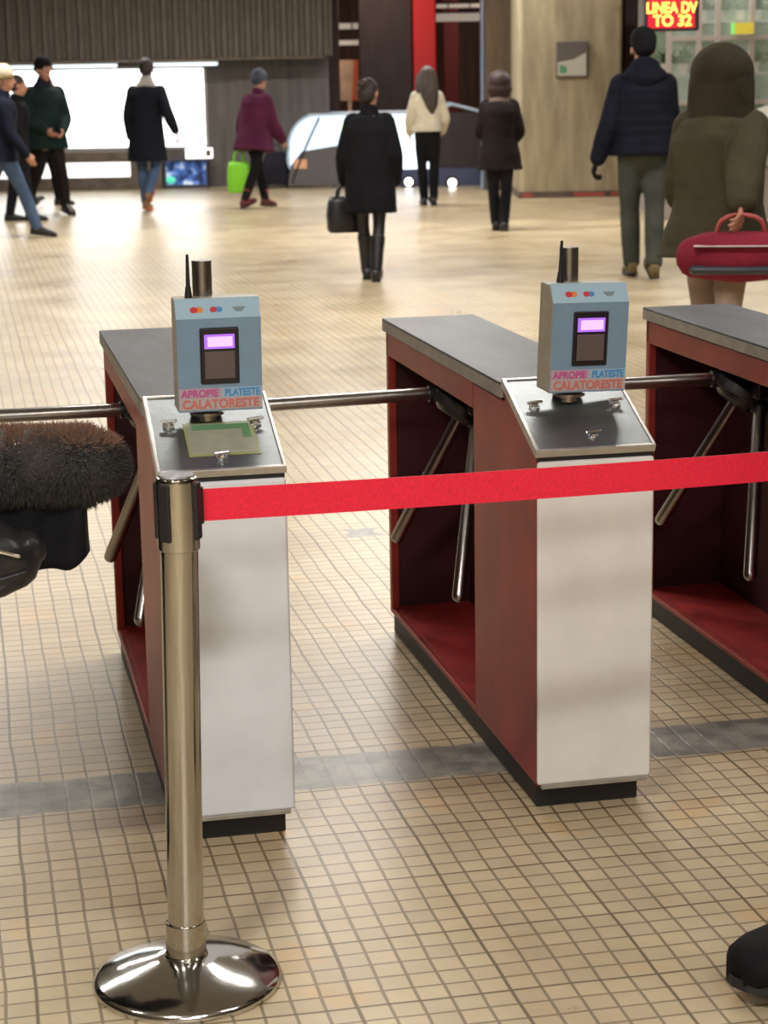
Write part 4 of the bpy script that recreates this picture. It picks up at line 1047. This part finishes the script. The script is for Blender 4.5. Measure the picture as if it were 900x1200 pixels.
# ---- foreground person at the left with fur trimmed coat over the arm
fy = 3.28
e1 = PT(-40, 545, fy)
gx = PT(-40, 545, fy).x - .245
i12 = person('person mostly outside the left edge in dark coat carrying a fur trimmed coat', Vector((gx, fy+.08, 0)), 1.70, R(-62), [(4, 2, 0), (-6, 8, -8)], [(4, 6, 20, 12), (-2, 10, 52, 6)], lean=3, fem=True, fine=True,
       coat={'mat': fabric('black_overcoat', (.012, .012, .016)), 'hem': -.3, 'bulk': .03}, trousers=SKB, shoes=SHOEB, hair=('short', HAIRD))
fa, fb = PT(-75, 548, fy), PT(92, 543, fy)
tc_ = thing('fur_trimmed_coat', 'black coat with thick dark brown fur trim draped over an arm, left edge', 'coat', fa)
fb = PT(108, 545, fy); d = fb-fa
bm = bmesh.new(); loft(bm, [(0, 0, 0), d*.35+Vector((0, 0, .004)), d*.7+Vector((0, 0, .004)), d], [(.06, .064), (.064, .066), (.064, .068), (.056, .06)], seg=20)
furm = mat('dark_fur', (.022, .016, .013), .75, noise=(14, .6), sheen=.3)
core = new_obj('fur_trim', bm, furm, tc_, smooth=True)
# strands
rf = random.Random(5); bm = bmesh.new(); ux = d.normalized(); az = Vector((0, 0, 1)); ay = ux.cross(az).normalized(); az = ay.cross(ux).normalized()
for i in range(34000):
    k_ = rf.random(); q = rf.uniform(0, 2*PI)
    cap = rf.random() < .25
    if cap:
        ph = rf.uniform(0, PI/2); n_ = ux*math.sin(ph) + (ay*math.cos(q)+az*math.sin(q))*math.cos(ph); base = d + n_*.052
    else:
        n_ = ay*math.cos(q)+az*math.sin(q); base = d*k_ + n_*.06
    base = base + Vector((rf.uniform(-1, 1), rf.uniform(-1, 1), rf.uniform(-1, 1)))*.002
    L_ = rf.uniform(.010, .021)
    dr_ = (n_ + ux*rf.uniform(-.3, .55) + Vector((0, 0, -.35)) + Vector((rf.uniform(-.35, .35), rf.uniform(-.35, .35), rf.uniform(-.35, .35)))).normalized()
    sd = dr_.cross(Vector((rf.uniform(-1, 1), rf.uniform(-1, 1), rf.uniform(-1, 1)))).normalized()*.0016
    a_, b2, c2 = bm.verts.new(base-sd), bm.verts.new(base+sd), bm.verts.new(base+dr_*L_)
    fc = bm.faces.new((a_, b2, c2)); fc.material_index = 1 if (n_.z > .5+.25*rf.random()) else 0  # upward strands take the browner colour, warm light painted on the top
new_obj('fur', bm, None, core, mats=[mat('dark_fur_strand', (.026, .02, .017), .6, sheen=.3), mat('brown_lit_fur_strand', (.24, .12, .07), .6, sheen=.3)])['kind'] = 'stuff'
# hanging cloth under the fur
bm = bmesh.new(); rr = []
q0 = PT(-60, 560, fy); q1 = PT(99, 560, fy); zt, zb = q0.z-fa.z, PT(60, 656, fy).z-fa.z
xl, xr_ = q0.x-fa.x, q1.x-fa.x
rw_ = []
for j in range(9):
    z_ = zt+(zb-zt)*j/8; ring = []
    for i in range(29):
        u_ = i/28; x_ = xl+(xr_-xl)*u_; rd_ = 0
        if u_ > .86 and j > 6: rd_ = (j-6)*.008*((u_-.86)/.14)**2
        ring.append(Vector((x_, .012*math.sin(u_*17+j*.25)*(.4+j*.1)-.03, z_+rd_-.012*math.sin(u_*2.6)*j/8)))
    back = [Vector((v.x, v.y+.05, v.z)) for v in ring[::-1]]
    rr.append(ring+back)
rings(bm, rr); new_obj('cloth', bm, fabric('black_coat_cloth', (.009, .009, .012)), tc_, smooth=True, bev=0)
# leather handbag in front
c_ = PT(-14, 655, fy-.14)
t = thing('leather_bag', 'shiny black leather bag with silver zip below the fur, left edge', 'bag', c_, R(10))
lth = mat('black_leather', (.014, .014, .016), .28, bump=(14, .35), noise=(8, .2))
bm = bmesh.new(); loft(bm, [(-.13, 0, -.025), (-.07, 0, -.004), (.0, 0, .0), (.045, 0, .006), (.074, 0, .018)], [(.03, .05), (.045, .066), (.05, .07), (.042, .058), (.02, .03)], side=(0, 1, 0)); new_obj('bag_body', bm, lth, t, smooth=True)
bm = bmesh.new(); loft(bm, [(-.12, -.046, .03), (-.03, -.05, .036), (.05, -.044, .012)], [.004]*3, seg=8); new_obj('zip', bm, M['bolt'], t, smooth=True)
bm = bmesh.new(); loft(bm, [(-.12, -.045, -.02), (-.02, -.05, -.03), (.06, -.035, -.018)], [.006]*3, seg=8); new_obj('seam', bm, lth, t, smooth=True)
bm = bmesh.new(); loft(bm, [(-.1, 0, .03), (-.12, .02, .12), (-.14, .05, .2)], [(.012, .004)]*3, seg=8); new_obj('strap', bm, lth, t, smooth=True)

# ---- foreground person at the right, only the boot toe in view
g = GP(868, 1168)
bootm = mat('black_suede_boot', (.005, .005, .006), .7, bump=(40, .2), spec=.15)
i13 = person('person stepping in from the right edge, only one black rounded shoe toe in view', Vector((g.x+.405, g.y+.235, 0)), 1.66, R(118), [(24, 2, -9), (-20, 12, -20)], [(4, 2, 8, 4), (-4, 2, 8, 4)], lean=0, fem=True, fine=True,
       coat={'mat': fabric('dark_parka', (.02, .02, .025)), 'hem': -.14, 'bulk': .02, 'flare': 0}, trousers={'mat': DGREY, 'bulk': .9}, shoes=bootm, hair=('short', HAIRD), shoe_fat=1.42)

# ================================================================ WORLD + RENDER LOOK
w = bpy.data.worlds.new('world'); SC.world = w; w.use_nodes = True
w.node_tree.nodes['Background'].inputs[0].default_value = (1, .95, .88, 1); w.node_tree.nodes['Background'].inputs[1].default_value = .06
SC.view_settings.view_transform = 'Standard'; SC.view_settings.look = 'None'; SC.view_settings.gamma = 1
SC.view_settings.use_curve_mapping = False; SC.view_settings.exposure = 0.0
